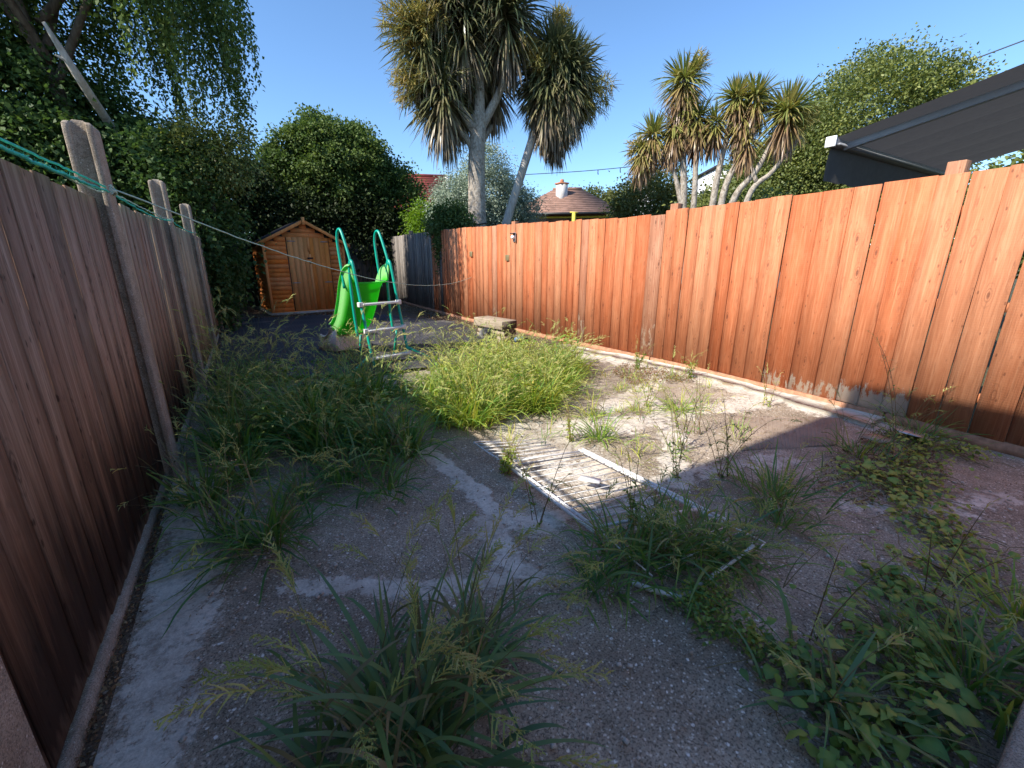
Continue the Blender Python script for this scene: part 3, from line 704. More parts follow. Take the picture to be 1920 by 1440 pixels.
# white houses far right behind the palms
wh = thing('white_house', 'white rendered house glimpsed behind the small cabbage palms', 'house', (25, 16.8, 0))
mk('wall', bx(-1.2, 3.2, -1.8, 2.2, -.1, 6.3), M_white_wall, wh, rot=(0, 0, R(-35)))
mk('roof', bx(-1.3, 3.3, -1.9, 2.3, 6.303, 6.45), M_felt, wh, rot=(0, 0, R(-35)))
w = mk('window', bx(-1.24, -1.17, -.7, .5, 4.2, 5.4), M_dark, wh, rot=(0, 0, R(-35)))
wh = thing('white_chimney_stack', 'slim white rendered chimney stack left of the small cabbage palms', 'chimney', (22.3, 20.4, 0))
mk('stack', bx(-.45, .45, -.45, .45, -.1, 8.3), M_white_wall, wh, rot=(0, 0, R(-40))); mk('cap', bx(-.5, .5, -.5, .5, 8.303, 8.45), M_white_wall, wh, rot=(0, 0, R(-40)))
fc = thing('far_chimney_roof', 'tiny grey roof with a brick chimney low on the far skyline', 'house', (27.9, 27.2, 0))
mk('wall', bx(-2.5, 2.5, -1.5, 1.5, 0, 3.6), M_brick, fc, rot=(0, 0, R(-38))); mk('chimney', bx(-2.2, -1.5, -.3, .3, 4.0, 5.3), M_brick, fc, rot=(0, 0, R(-38)))
a = Acc(); a.add([(-2.7, -1.7, 3.6), (2.7, -1.7, 3.6), (2.7, 0, 4.6), (-2.7, 0, 4.6), (2.7, 1.7, 3.6), (-2.7, 1.7, 3.6)], [[0, 1, 2, 3], [3, 2, 4, 5]]); mk('roof', a, M_felt, fc, rot=(0, 0, R(-38)))

# ------------------------------------------------------------------ awning over the right-hand fence
aw = thing('awning', 'dark grey retractable awning jutting over the right fence', 'awning', (5.6, 2.5, 0))
Ax, Ay, Az = 0, .04, 2.70                     # front left corner, local
slope = (2.99 - 2.69) / (2.54 - 1.26)
wid, dep = 3.4, 3.0
n = 6; a = Acc()
for k in range(n):                            # canvas in seamed strips, each sagging a little
    x0, x1 = wid * k / n, wid * (k + 1) / n; xm = (x0 + x1) / 2; V = []
    for j in range(7):
        t = j / 6; yy = Ay - dep * t; zz = Az + .045 + slope * dep * t - .03 * math.sin(math.pi * t)
        V += [(x0, yy, zz), (xm, yy, zz - .018), (x1, yy, zz)]
    F = []
    for j in range(6):
        b = j * 3; F += [[b, b + 1, b + 4, b + 3], [b + 1, b + 2, b + 5, b + 4]]
    a.add(V, F)
mk('canopy', a, M_canvas, aw, smooth=True)
mk('front_bar', bar(Acc(), (-.03, Ay + .02, Az), (wid, Ay + .02, Az), .09, .075), M_alu, aw, bevel=.01)
mk('front_lip', bar(Acc(), (-.02, Ay - .05, Az - .025), (wid, Ay - .05, Az - .025), .03, .02), M_alu, aw)
mk('end_cap', bx(-.055, -.03, Ay - .03, Ay + .075, Az - .045, Az + .06), M_white, aw, bevel=.008)
V = []; F = []
for i in range(25):
    x = wid * i / 24; w_ = .012 * math.sin(i * 1.7)
    V += [(x, Ay + .035 + w_ * .2, Az - .03), (x - .01, Ay + .045 + w_, Az - .2), (x - .02, Ay + .04 + 1.6 * w_, Az - .37 + .008 * math.sin(i * 2.1))]
for i in range(24):
    b = i * 3; F += [[b, b + 3, b + 4, b + 1], [b + 1, b + 4, b + 5, b + 2]]
mk('valance', Acc().add(V, F), M_canvas, aw, smooth=True)
e = (.75, Ay - 1.5, Az + slope * 1.5 - .22)
arm = mk('arm', bar(Acc(), (.16, Ay - .02, Az - .035), (.34, Ay - 1.35, Az + slope * 1.35 - .055), .05, .07), M_alu, aw, bevel=.008)
mk('elbow', bx(.30, .40, Ay - 1.44, Ay - 1.30, Az + slope * 1.35 - .10, Az + slope * 1.35 - .005), M_metal, arm, bevel=.01)
mk('forearm', bar(Acc(), (.36, Ay - 1.38, Az + slope * 1.35 - .055), (.62, Ay - 2.95, Az + slope * 2.95 - .08), .05, .07), M_alu, arm, bevel=.008)
mk('cassette', bar(Acc(), (-.05, Ay - dep - .06, Az + slope * dep), (wid, Ay - dep - .06, Az + slope * dep), .18, .2), M_alu, aw)

# ------------------------------------------------------------------ the shed
SH_ROT = R(6)
sh = thing('garden_shed', 'orange wooden apex garden shed with double doors at the end of the garden', 'shed', (.58, 13.7, 0), SH_ROT)
SW, SD, EV, AP = 2.08, 1.9, 1.95, 2.50
mk('plinth', bx(-.05, SW + .05, -.06, SD, -.02, .07), M_fillet, sh)
def lap(name, x0, x1, z0, z1, y, face):
    """one lapped weatherboard on the front (face='f'), left side ('l') or right side ('r')"""
    t0, t1 = .026, .010
    if face == 'f': V = [(x0, y - t0, z0), (x1, y - t0, z0), (x1, y - t1, z1), (x0, y - t1, z1), (x0, y, z0), (x1, y, z0), (x1, y, z1), (x0, y, z1)]
    elif face == 'l': V = [(y - t0, x1, z0), (y - t0, x0, z0), (y - t1, x0, z1), (y - t1, x1, z1), (y, x1, z0), (y, x0, z0), (y, x0, z1), (y, x1, z1)]
    else: V = [(y + t0, x0, z0), (y + t0, x1, z0), (y + t1, x1, z1), (y + t1, x0, z1), (y, x0, z0), (y, x1, z0), (y, x1, z1), (y, x0, z1)]
    return mk(name, Acc().add(V, [[0, 1, 2, 3], [7, 6, 5, 4], [0, 4, 5, 1], [1, 5, 6, 2], [2, 6, 7, 3], [3, 7, 4, 0]]), M_shed, sh)
BH = .118; DX0, DX1, DZ = .58, 1.68, 2.10
z = .09
while z < AP - .06:
    z1 = z + BH
    def half(zz): return SW / 2 if zz < EV else max(0.03, SW / 2 * (AP - zz) / (AP - EV))
    hw = half(z1); xa, xb = SW / 2 - hw + .002, SW / 2 + hw - .002
    if z1 <= DZ + .02:
        if DX0 - xa > .03: lap('weatherboard', xa, DX0 - .02, z, z1 + .012, 0, 'f')
        if xb - DX1 > .03: lap('weatherboard', DX1 + .02, xb, z, z1 + .012, 0, 'f')
    else: lap('weatherboard', xa, xb, z, min(z1 + .012, AP), 0, 'f')
    if z1 < EV + .02:
        lap('weatherboard', .03, SD, z, z1 + .012, 0, 'l'); lap('weatherboard', .03, SD, z, z1 + .012, SW, 'r')
    z = z1
mk('corner_trim', bx(-.035, .035, -.042, .02, .07, EV), M_shed_door, sh); mk('corner_trim', bx(SW - .035, SW + .035, -.042, .02, .07, EV), M_shed_door, sh)
mk('wall_core', bx(.012, SW - .012, .012, SD, .07, EV - .02), M_shadow_wood, sh)
a = Acc(); a.add([(.03, .012, EV - .02), (SW - .03, .012, EV - .02), (SW / 2, .012, AP - .04), (SW / 2, .012, AP - .04), (.03, SD, EV - .02), (SW - .03, SD, EV - .02), (SW / 2, SD, AP - .04), (SW / 2, SD, AP - .04)],
                 [[0, 1, 2, 3], [4, 5, 6, 7]]); mk('gable_core', a, M_shadow_wood, sh)
mk('sill', bx(-.03, SW + .03, -.05, -.005, .03, .092), M_shed_door, sh)
for k, (d0, d1) in enumerate(((DX0, (DX0 + DX1) / 2 - .004), ((DX0 + DX1) / 2 + .004, DX1))):
    dr = mk('door', bx(d0, d1, -.012, .008, .10, DZ), M_shadow_wood, sh)
    nb_ = 4; w = (d1 - d0) / nb_
    for i in range(nb_): mk('plank', bx(d0 + i * w + .0015, d0 + (i + 1) * w - .0015, -.032, -.0125, .10, DZ), M_shed_door, dr)
    for z in (.86, 1.98):
        mk('hinge', bx(d0 + .01 if k == 0 else d1 - .22, d0 + .22 if k == 0 else d1 - .01, -.036, -.0325, z, z + .022), M_metal, dr)
mid = (DX0 + DX1) / 2
mk('cover_strip', bx(mid - .035, mid + .035, -.05, -.037, .12, DZ - .45), M_shed_door, sh); mk('cover_strip', bx(mid - .03, mid + .03, -.05, -.037, 1.72, DZ), M_shed_door, sh)
mk('latch', bx(mid - .07, mid + .08, -.062, -.051, 1.52, 1.56), M_dark, sh); mk('lock', bx(mid - .02, mid + .03, -.075, -.051, 1.40, 1.45), M_brass, sh); 
OV = .17; sl = (AP - EV) / (SW / 2)
def roofside(sgn):
    x_e = SW / 2 + sgn * (SW / 2 + OV); z_e = EV - sl * OV + .03; z_a = AP + .03; y0, y1 = -.14, SD + .1
    a = Acc(); V = [(SW / 2, y0, z_a), (x_e, y0, z_e), (x_e, y1, z_e), (SW / 2, y1, z_a)]; V += [(x, y, z + .03) for x, y, z in V]
    a.add(V, [[0, 1, 2, 3], [7, 6, 5, 4], [0, 4, 5, 1], [1, 5, 6, 2], [2, 6, 7, 3], [3, 7, 4, 0]]); mk('roof', a, M_felt, sh)
    a = Acc(); V = [(SW / 2, y0 - .022, z_a + .035), (x_e, y0 - .022, z_e + .035), (x_e, y0 - .022, z_e - .06), (SW / 2, y0 - .022, z_a - .06)]; V += [(x, y + .02, z) for x, y, z in V]
    a.add(V, [[0, 1, 2, 3], [7, 6, 5, 4], [0, 4, 5, 1], [1, 5, 6, 2], [2, 6, 7, 3], [3, 7, 4, 0]]); mk('bargeboard', a, M_shed_door, sh)
roofside(-1); roofside(1)
mk('finial', bx(SW / 2 - .04, SW / 2 + .04, -.19, -.163, AP - .08, AP + .12), M_shed_door, sh)

# ------------------------------------------------------------------ the slide
sd = thing('garden_slide', 'child\'s bright green plastic slide with green tube ladder and loop handles', 'slide', (1.68, 6.10, .04), R(14))
# local: y forward (down the chute), x to the right, ladder at y=0
for s in (-1, 1):
    x = s * .29
    rail = spline([(x, -.02, .0), (x, .10, .45), (x, .20, .85), (x, .30, 1.28), (x, .345, 1.42), (x, .40, 1.44), (x, .44, 1.34), (x, .46, 1.1), (x, .44, .7), (x, .40, .38)], 60)
    mk('ladder_rail', tube(Acc(), rail, .021, 10), M_tube, sd, smooth=True)
    hd = spline([(x, .37, 1.38), (x, .46, 1.60), (x, .56, 1.80), (x, .63, 1.87), (x, .71, 1.83), (x, .74, 1.68), (x, .70, 1.35), (x * 1.02, .66, 1.06)], 50)
    mk('handle', tube(Acc(), hd, .019, 10), M_tube, sd, smooth=True)
    st = [(x, .02, .20), (x + s * .30, -.05, .02), (x + s * .42, -.06, .0)]
    mk('stabiliser', tube(Acc(), st, .017, 8), M_tube, sd, smooth=True)
    back = [(x, .30, .42), (x * .98, .42, .02)]
    mk('prop', tube(Acc(), back, .018, 8), M_tube, sd, smooth=True)
for (z, yy) in ((.12, .02), (.50, .115), (.86, .205)):
    stp = mk('step', bx(-.28, .28, yy - .055, yy + .05, z - .018, z + .012), M_step, sd, bevel=.006)
    for s in (-1, 1): mk('bracket', bx(s * .30 - .032, s * .30 + .032, yy - .035, yy + .035, z - .035, z + .03), M_step, stp, bevel=.006)
def chute(path, name, m, hw0, hw1, wall0, wall1, th=.014):
    """U channel swept down a profile; walls flare out over a rolled lip"""
    P = np.array(path); n = len(P); tan = unit(np.gradient(P, axis=0)); V = []; TT = []
    sec = None
    for i in range(n):
        t = i / (n - 1); hw = hw0 + (hw1 - hw0) * t; wl = wall0 + (wall1 - wall0) * t
        nz = np.array([-tan[i][1], tan[i][0]])      # normal in (y,z)
        pr = [(-hw - .030, wl - .015), (-hw - .022, wl + .006), (-hw - .008, wl + .008), (-hw + .002, wl - .012), (-hw + .015, wl * .45), (-hw + .04, .03), (-hw + .09, .0), (0, -.004),
              (hw - .09, .0), (hw - .04, .03), (hw - .015, wl * .45), (hw - .002, wl - .012), (hw + .008, wl + .008), (hw + .022, wl + .006), (hw + .030, wl - .015)]
        outer = [(q[0] * 1.0 + (th if q[0] > 0 else -th) * (abs(q[0]) > hw - .11), q[1] - th) for q in pr[::-1]]
        ring = pr + outer
        for (x, h) in ring: V.append((x, P[i][0] + nz[0] * h, P[i][1] + nz[1] * h)); TT.append(1. if abs(x) > hw - .02 else 0.)  # walls marked for the painted sunlit tone, floor left plain
    k = len(ring); F = []
    for i in range(n - 1):
        for j in range(k): F.append([i * k + j, i * k + (j + 1) % k, (i + 1) * k + (j + 1) % k, (i + 1) * k + j])
    h2 = k // 2
    for i in (0, n - 1):
        for j in range(h2 - 1): F.append([i * k + j, i * k + j + 1, i * k + k - 2 - j, i * k + k - 1 - j])
    return mk(name, Acc().add(V, F, TT), m, sd, smooth=True)
prof = spline([(0, .38, 1.15), (0, .49, 1.14), (0, .61, 1.02), (0, .76, .76), (0, .95, .50), (0, 1.13, .36), (0, 1.27, .30)], 40)[:, 1:]
chute(prof, 'chute', M_green, .285, .265, .25, .20)
prof = spline([(0, 1.255, .305), (0, 1.38, .20), (0, 1.54, .13), (0, 1.72, .12), (0, 1.82, .15)], 24)[:, 1:]
ft = chute(prof, 'chute_foot', M_foot, .25, .26, .16, .11)
for s in (-1, 1):
    a = Acc(); V = [(s * .27, 1.20, .40), (s * .27, 1.40, .30), (s * .28, 1.78, .22), (s * .30, 1.88, .0), (s * .285, 1.55, .0), (s * .28, 1.24, .04)]
    V = V + [(x - s * .03, y, z) for x, y, z in V]
    a.add(V, [[0, 1, 4, 5], [1, 2, 3, 4], [6, 11, 10, 7], [7, 10, 9, 8], [0, 6, 7, 1], [1, 7, 8, 2], [2, 8, 9, 3], [3, 9, 10, 4], [4, 10, 11, 5], [5, 11, 6, 0]])
    mk('side_wing', a, M_foot, sd)
mk('foot_rim', bx(-.255, .255, 1.22, 1.25, .04, .27), M_foot, sd, bevel=.012)

# ------------------------------------------------------------------ folded clothes airer lying on the concrete
ar = thing('clothes_airer', 'white wire clothes airer lying flat on the concrete among the weeds', 'clothes airer', (1.45, 1.6, 0))
def wire(name, pts, r, n=6, parent=ar):
    pts = np.array(pts, float); pts[:, 0] -= 1.45; pts[:, 1] -= 1.6
    return mk(name, tube(Acc(), pts, r, n), M_wire, parent, smooth=True)
Lr = lambda y, dz=0: (1.455 + (y - 1.6) * -.01, y, .06 + dz)
Rr = lambda y, dz=0: (2.13 - (y - 1.44) * .07, y - .10, .06 + dz)
for off in (0, .035):
    wire('side_tube', [(1.455 + off * .9, 1.50, .05), (1.45 + off * .9, 2.50, .055)], .011, 8)
    wire('side_tube', [(2.15 + off, 1.18, .05), (2.07 + off, 2.36, .055)], .011, 8)
wire('end_tube', [(1.47, 1.52, .06), (1.80, 1.44, .062), (2.14, 1.33, .06)], .010, 8)
wire('end_tube', [(1.45, 2.48, .05), (1.75, 2.42, .055), (2.08, 2.34, .05)], .008, 8)
for i in range(12):
    t = (i + .6) / 12.5; y0 = 1.56 + t * .92
    wire('rod', [(1.46, y0, .058), (1.78, y0 - .055, .052), (2.11 - .03 * t, y0 - .115, .058)], .0036)
# upper wing, further up by the slab
wire('wing_frame', [(1.47, 2.46, .05), (1.40, 2.60, .09), (1.38, 2.84, .10), (1.46, 2.86, .08), (1.62, 2.80, .06)], .0055)
for i in range(6):
    y0 = 2.5 + i * .065; wire('rod', [(1.40, y0, .085), (1.65, y0 - .05, .06), (1.95, y0 - .12, .05)], .0036)
# lower wing lying in the grass
wire('wing_frame', [(2.14, 1.20, .05), (2.15, 1.05, .06), (2.11, .93, .09), (2.04, .92, .09)], .0045)
wire('wing_frame', [(1.49, 1.50, .05), (1.47, 1.28, .05), (1.46, 1.10, .05)], .0045)
for i in range(3):
    y0 = 1.32 - i * .1; wire('rod', [(1.50, y0, .05), (1.80, y0 - .03, .055), (2.13, y0 - .09, .06 + .008 * i)], .0026)
wire('leg', [(1.36, 1.13, .035), (1.42, 1.03, .03), (1.475, .965, .028), (1.52, .95, .03)], .0125, 8)
wire('leg', [(1.52, .95, .03), (1.75, .95, .055), (1.96, .945, .08), (2.0, .93, .12)], .0095, 8)
o = mk('bracket', bx(-.035, .035, -.07, .07, 0, .012), M_white, None, (1.80, 1.93, .068), (0, .08, R(35))); tag(o, 'small white plastic plate lying on the airer wires', 'plastic plate')

# ------------------------------------------------------------------ washing line
wl = thing('washing_line', 'green nylon washing line tied along the left fence and slung to the orange fence', 'washing line', (-.62, 3.7, 1.9))
def rope(name, pts, r, m, n=40):
    q = spline(pts, n); q = q + rng.normal(size=q.shape) * .002; q -= np.array([-.62, 3.7, 1.9]); return mk(name, tube(Acc(), q, r, 6), m, wl, smooth=True)
rope('rope', [(-.64, 1.2, 1.88), (-.625, 2.3, 1.862), (-.61, 3.0, 1.87), (-.60, 3.58, 1.885)], .007, M_rope)
rope('rope', [(-.66, 1.2, 1.90), (-.65, 2.3, 1.905), (-.62, 3.0, 1.905), (-.60, 3.60, 1.905)], .005, M_rope)
rope('rope', [(-.62, 2.0, 1.855), (-.63, 2.7, 1.868), (-.61, 3.3, 1.86), (-.60, 3.62, 1.89)], .005, M_rope_p)
rope('rope', [(-.60, 3.58, 1.885), (-.595, 4.8, 1.865), (-.59, 5.6, 1.88), (-.575, 6.14, 1.905)], .006, M_rope)
rope('rope', [(-.60, 3.60, 1.89), (-.59, 4.6, 1.89), (-.58, 5.5, 1.895), (-.575, 6.14, 1.92)], .004, M_rope_p)
rope('rope', [(-.575, 6.14, 1.905), (-.56, 7.5, 1.88), (-.55, 8.70, 1.90)], .006, M_rope)
q = []
A_, B_ = np.array([-.595, 3.62, 1.915]), np.array([4.70, 9.5, 1.10])
for t in np.linspace(0, 1, 12): p_ = A_ + (B_ - A_) * t; p_ = p_ - np.array([0, 0, .40 * 4 * t * (1 - t) * .9]); q.append(p_)
q = np.array(q); rope('rope', q[:6], .0048, M_rope_p); rope('rope', q[5:], .0042, M_rope_p)
for (x, y, z, k) in ((-.597, 3.60, 1.895, 9), (-.575, 6.12, 1.91, 7), (-.55, 8.70, 1.905, 6)):
    a = Acc()
    for i in range(k):
        an = np.linspace(0, 2 * np.pi, 10); tube(a, np.stack([x + .03 * np.cos(an) * U(.5, 1, 1), y + .035 * np.sin(an), z + .012 * np.cos(an * 2 + i) + i * .004 - .015], -1) - np.array([-.62, 3.7, 1.9]), .0035, 5)
    mk('knot', a, M_rope_p, wl)
N = 260; yy = U(1.5, 3.6, N); P = np.stack([np.full(N, -.632), yy, 1.862 + (yy - 1.5) * .012], -1)
a = Acc(); ribbons(a, P - np.array([-.62, 3.7, 1.9]), U(0, 6.28, N), U(-.4, 1.2, N), U(-.5, 1, N), U(.01, .03, N), np.full(N, .0016), U(0, 1, N), 2)
mk('fray', a, M_rope, wl, kind='stuff')

# ------------------------------------------------------------------ small things by the orange fence
bl = thing('timber_stack', 'stack of pale weathered timber sleepers standing against the orange fence', 'timber stack', (4.02, 7.15, 0), R(8))
for i, (dx, w, z0, z1, l0, l1) in enumerate(((0, .34, .01, .13, -.42, .40), (.02, .30, .145, .25, -.40, .42), (-.02, .36, .262, .42, -.43, .45))):
    mk('sleeper', bx(dx - w / 2, dx + w / 2, l0, l1, z0, z1), M_block, bl, rot=(0, 0, R(random.uniform(-2, 2))), bevel=.012)
    mk('end_panel', bx(dx - w / 2 + .01, dx + w / 2 - .01, l0 - .006, l0 - .002, z0 + .01, z1 - .01), M_bark, bl)  # darker panel over the near end of each sleeper
def disc(acc, r, z0, z1, n=24):
    an = np.linspace(0, 2 * np.pi, n, endpoint=False); return prism(acc, np.stack([r * np.cos(an), r * np.sin(an)], -1), z0, z1)
dl = mk('drain_cover', disc(Acc(), .13, 0, .03), M_dark, None, (3.72, 7.0, .16), (R(62), 0, R(-40)), bevel=.006); tag(dl, 'round dark metal lid leaning against the timber stack', 'lid')
mk('hub', disc(Acc(), .05, .0305, .045), M_dark, dl)
jar = mk('blue_bottle', tube(Acc(), [(0, 0, 0), (0, 0, .12), (0, 0, .15), (0, 0, .18)], [.045, .045, .02, .02], 12), M_blue, None, (4.18, 6.72, .06), (R(75), 0, R(50)), smooth=True); tag(jar, 'small blue plastic bottle lying beside the timber stack', 'bottle')
hk = thing('wall_lamp', 'small metal bulkhead lamp fixed high on the orange fence', 'lamp', (rfx(7.8) - .03, 7.8, 1.93))
mk('back_plate', bx(-.02, .0, -.05, .05, -.08, .10), M_metal, hk, bevel=.004); mk('lens', tube(Acc(), [(-.02, 0, .01), (-.06, 0, .01), (-.085, 0, .01)], [.04, .04, .025], 10), M_white, hk, smooth=True); mk('cowl', bx(-.09, -.02, -.05, .05, .075, .09), M_dark, hk)
for (yy, zz, nm, lb) in ((9.55, 1.62, 'fixing_plate', 'rusty little fixing plate on the orange fence under the palm trunk'), (8.05, 1.53, 'fixing_plate', 'pale little fixing plate on the orange fence below the bulkhead lamp')):
    o = mk(nm, bx(-.03, .0, -.06, .06, -.05, .07), M_brass, None, (rfx(yy) - .026, yy, zz), (0, 0, .1), bevel=.004); tag(o, lb, 'fixing plate')
kb = mk('kerb_stone', bx(-.6, 1.4, -.14, 0, -.02, .20), M_post, None, (1.62, .012, 0), (0, 0, R(1.5)), bevel=.015); tag(kb, 'pale concrete kerb stone at the lower right beside the broad leaved weeds', 'kerb stone')
sl_ = mk('slate', bx(-.16, .16, -.11, .11, 0, .008), M_metal, None, (4.72, 1.12, .07), (.12, .1, .5)); tag(sl_, 'broken grey slate lying on soil at the orange fence foot', 'slate')
sl_ = mk('slate', bx(-.10, .10, -.07, .07, 0, .008), M_post, None, (4.35, 1.22, .055), (-.1, .1, 1.1)); tag(sl_, 'small pale stone flake on soil beside the broken slate', 'slate')
# overhead cables
cb = thing('overhead_cable', 'thin overhead cable with hanging clips above the brown roof', 'cable', (20, 22, 7))
tube(a := Acc(), spline([(14.5, 27.3, 6.75), (18.99, 23.22, 6.86), (21.62, 20.8, 7.03), (22.1, 20.4, 7.06)], 24) - np.array([20, 22, 7]), .022, 5); mk('wire', a, M_dark, cb)
for (x, y, z) in ((20.0, 22.3, 6.93), (21.0, 21.38, 6.99)):
    mk('clip', tube(Acc(), np.array([(x, y, z - .02), (x, y, z - .2), (x + .04, y, z - .28)]) - np.array([20, 22, 7]), .03, 5), M_dark, cb)
cb = thing('overhead_cable', 'thin overhead cable crossing the sky above the awning', 'cable', (25, 7, 9))
tube(a := Acc(), np.array([(24.6, 8.6, 8.2), (24.86, 7.6, 8.68), (24.97, 7.3, 8.8), (25.3, 5.9, 9.1), (25.5, 4.8, 9.35)]) - np.array([25, 7, 9]), .024, 5); mk('wire', a, M_dark, cb)

# ------------------------------------------------------------------ trees
def crown(acc, c, rad, clumps, per, cr, L, W, lump=.3, shell=.5, droop=.5, zcut=None, tbias=0., flat=.7, nb=9):
    """leaf clumps spread through an uneven ellipsoid"""
    c, rad = np.array(c, float), np.array(rad, float)
    d = unit(rng.normal(size=(clumps, 3))); bd = unit(rng.normal(size=(nb, 3))); ba = U(-lump, lump, nb)
    k = 1 + (ba[None] * np.exp(-((1 - d @ bd.T) / .22))).sum(1)
    r = (1 - shell * rng.random(clumps) ** 1.6) * k
    C = c + d * rad * r[:, None]
    if zcut is not None: C = C[C[:, 2] > zcut]; d = d[:len(C)]
    n = len(C); tone = rng.normal(0, .13, n)
    P = C[:, None] + rng.normal(size=(n, per, 3)) * cr * np.array([1, 1, flat]) * U(.6, 1.3, n)[:, None, None]
    P = P.reshape(-1, 3); out = unit((P - c) / rad)
    D = out + rng.normal(size=P.shape) * .7 + np.array([0, 0, -droop])
    T = np.repeat(tone, per) + U(.2, .8, len(P)) + tbias
    leaves(acc, P, D, L * U(.7, 1.3, len(P)), W * U(.7, 1.3, len(P)), T)

def strands(acc, starts, lens, per_m, L, W, sway, T0=.5):
    """weeping twigs strung with leaves"""
    tw = []
    for p, ln, s in zip(starts, lens, sway):
        m = max(3, int(ln * per_m)); t = np.linspace(0, 1, m) ** .9
        q = p + np.stack([s[0] * ln * (t - t * t * .4), s[1] * ln * (t - t * t * .4), -ln * t * (1 - .12 * (1 - t))], -1) + rng.normal(size=(m, 3)) * .035
        D = rng.normal(size=(m, 3)) * .6 + np.array([0, 0, -.8]); leaves(acc, q, D, L * U(.7, 1.3, m), W * U(.7, 1.3, m), T0 + rng.normal(0, .2, m) + U(-.15, .15, 1))

def trunk(name, pts, r, m, parent, n=10):
    return mk(name, tube(Acc(), spline(pts, 6 * len(pts)), np.interp(np.linspace(0, 1, len(spline(pts, 6 * len(pts)))), np.linspace(0, 1, len(r)), r), n), m, parent, smooth=True)

# weeping birch behind the left fence
bt = thing('birch_tree', 'tall weeping birch hanging over the left fence at the top left', 'tree', (-2.25, 12.3, 0))
trunk('trunk', [(0, 0, -.1), (.1, .1, 2), (-.1, .0, 4), (-.5, .1, 6.2), (-.6, 0, 8.6)], [.22, .18, .13, .09, .05], M_bark, bt)
for k, (ax, ay, z0, z1) in enumerate(((1.9, -.6, 4.6, 7.4), (-1.7, -.5, 5, 7.6), (.8, 1.6, 5.2, 8), (2.2, .6, 5.6, 8.2), (-.9, -1.8, 5.0, 7.3))):
    trunk('branch', [(-.2, 0, z0), (ax * .5 - .2, ay * .5, z0 + (z1 - z0) * .6), (ax - .2, ay, z1)], [.08, .05, .015], M_bark, bt)
a = Acc()
nbun = 74; an = U(0, 6.28, nbun); rr = np.sqrt(rng.random(nbun)) * 3.0
B0 = np.stack([rr * np.cos(an) * 1.0 - .15, rr * np.sin(an) * .72 - .2, 8.5 - rr * .42 + rng.normal(0, .5, nbun)], -1); B0[:, 2] = np.minimum(B0[:, 2], 9.0)
per = 9; n = nbun * per; i_ = np.repeat(np.arange(nbun), per)
S = B0[i_] + rng.normal(size=(n, 3)) * np.array([.2, .2, .3]); blen = U(.9, 2.7, nbun)
strands(a, S, blen[i_] * U(.7, 1.1, n), 32, .085, .05, np.stack([np.cos(an[i_]) * .16 + rng.normal(0, .05, n), np.sin(an[i_]) * .16 + rng.normal(0, .05, n)], -1))
nbun = 17; per = 9; n = nbun * per; i_ = np.repeat(np.arange(nbun), per)
B0 = np.stack([2.05 + U(-.5, .95, nbun), U(-1.6, .6, nbun), U(5.9, 7.9, nbun)], -1); blen = U(1.1, 2.9, nbun)
S = B0[i_] + rng.normal(size=(n, 3)) * np.array([.13, .16, .25])
strands(a, S, blen[i_] * U(.6, 1.1, n), 32, .085, .05, np.stack([U(.05, .2, nbun)[i_] + rng.normal(0, .03, n), rng.normal(0, .07, n)], -1))
crown(a, (-.2, 0, 7.4), (2.7, 2.0, 1.5), 150, 46, .24, .085, .05, .3, .8)
crown(a, (-1.3, 1.0, 6.2), (2.3, 1.3, 2.4), 420, 50, .26, .09, .055, .3, .7)
mk('crown', a, M_birch, bt)
o = thing('dead_branch', 'bare bleached broken trunk leaning out of the ivy below the birch', 'dead branch', (-1.6, 11.3, 3.4))
trunk('stem', [(-.05, 1.6, .2), (-.28, .15, 1.0), (-.45, -.1, 1.5), (-.57, -.15, 1.84)], [.085, .07, .055, .025], M_dead, o)
trunk('snag', [(-.42, -.1, 1.35), (-.54, -.12, 1.40)], [.025, .012], M_dead, o)

# ivy bank over the left fence
iv = thing('ivy_thicket', 'dark ivy clad thicket rising behind the left fence posts', 'ivy', (-1.6, 11.8, 0))
trunk('trunk', [(-.6, .4, -.1), (-.5, .3, 1.6), (-.7, .2, 3.2)], [.16, .14, .08], M_bark, iv)
a = Acc()
crown(a, (-1.2, .2, 2.3), (1.9, 1.4, 2.0), 520, 62, .22, .085, .075, .25, .45)
crown(a, (.75, .3, 2.0), (.85, 1.5, 1.9), 380, 60, .18, .085, .075, .25, .45)
crown(a, (-3.2, .8, 3.0), (1.8, 1.6, 2.3), 420, 60, .25, .09, .08, .25, .45)
crown(a, (-1.6, 1.2, 4.3), (2.2, 1.2, 1.1), 260, 60, .24, .09, .08, .3, .5)
crown(a, (-.2, 2.9, 2.2), (1.3, 1.5, 2.3), 420, 52, .22, .09, .08, .25, .45)  # extra clump hidden behind the others, added to shade the shed's left side
n = 150; S = np.stack([U(.9, 1.32, n), U(-1.4, 1.6, n), U(1.6, 2.6, n)], -1)
strands(a, S, U(.8, 2.0, n), 26, .085, .075, np.stack([U(0, .08, n), U(-.05, .05, n)], -1), .6)
mk('foliage', a, M_ivy, iv)
pb = thing('variegated_bush', 'paler dry leaved bush catching light above the left fence posts', 'bush', (-.35, 11.6, 0))
trunk('stem', [(0, .2, 0), (0, .1, 1.8), (.1, 0, 3.4)], [.06, .05, .02], M_bark, pb)
a = Acc(); crown(a, (.25, -.2, 3.55), (.75, .6, .75), 130, 46, .16, .07, .04, .3, .8); mk('foliage', a, M_round, pb)

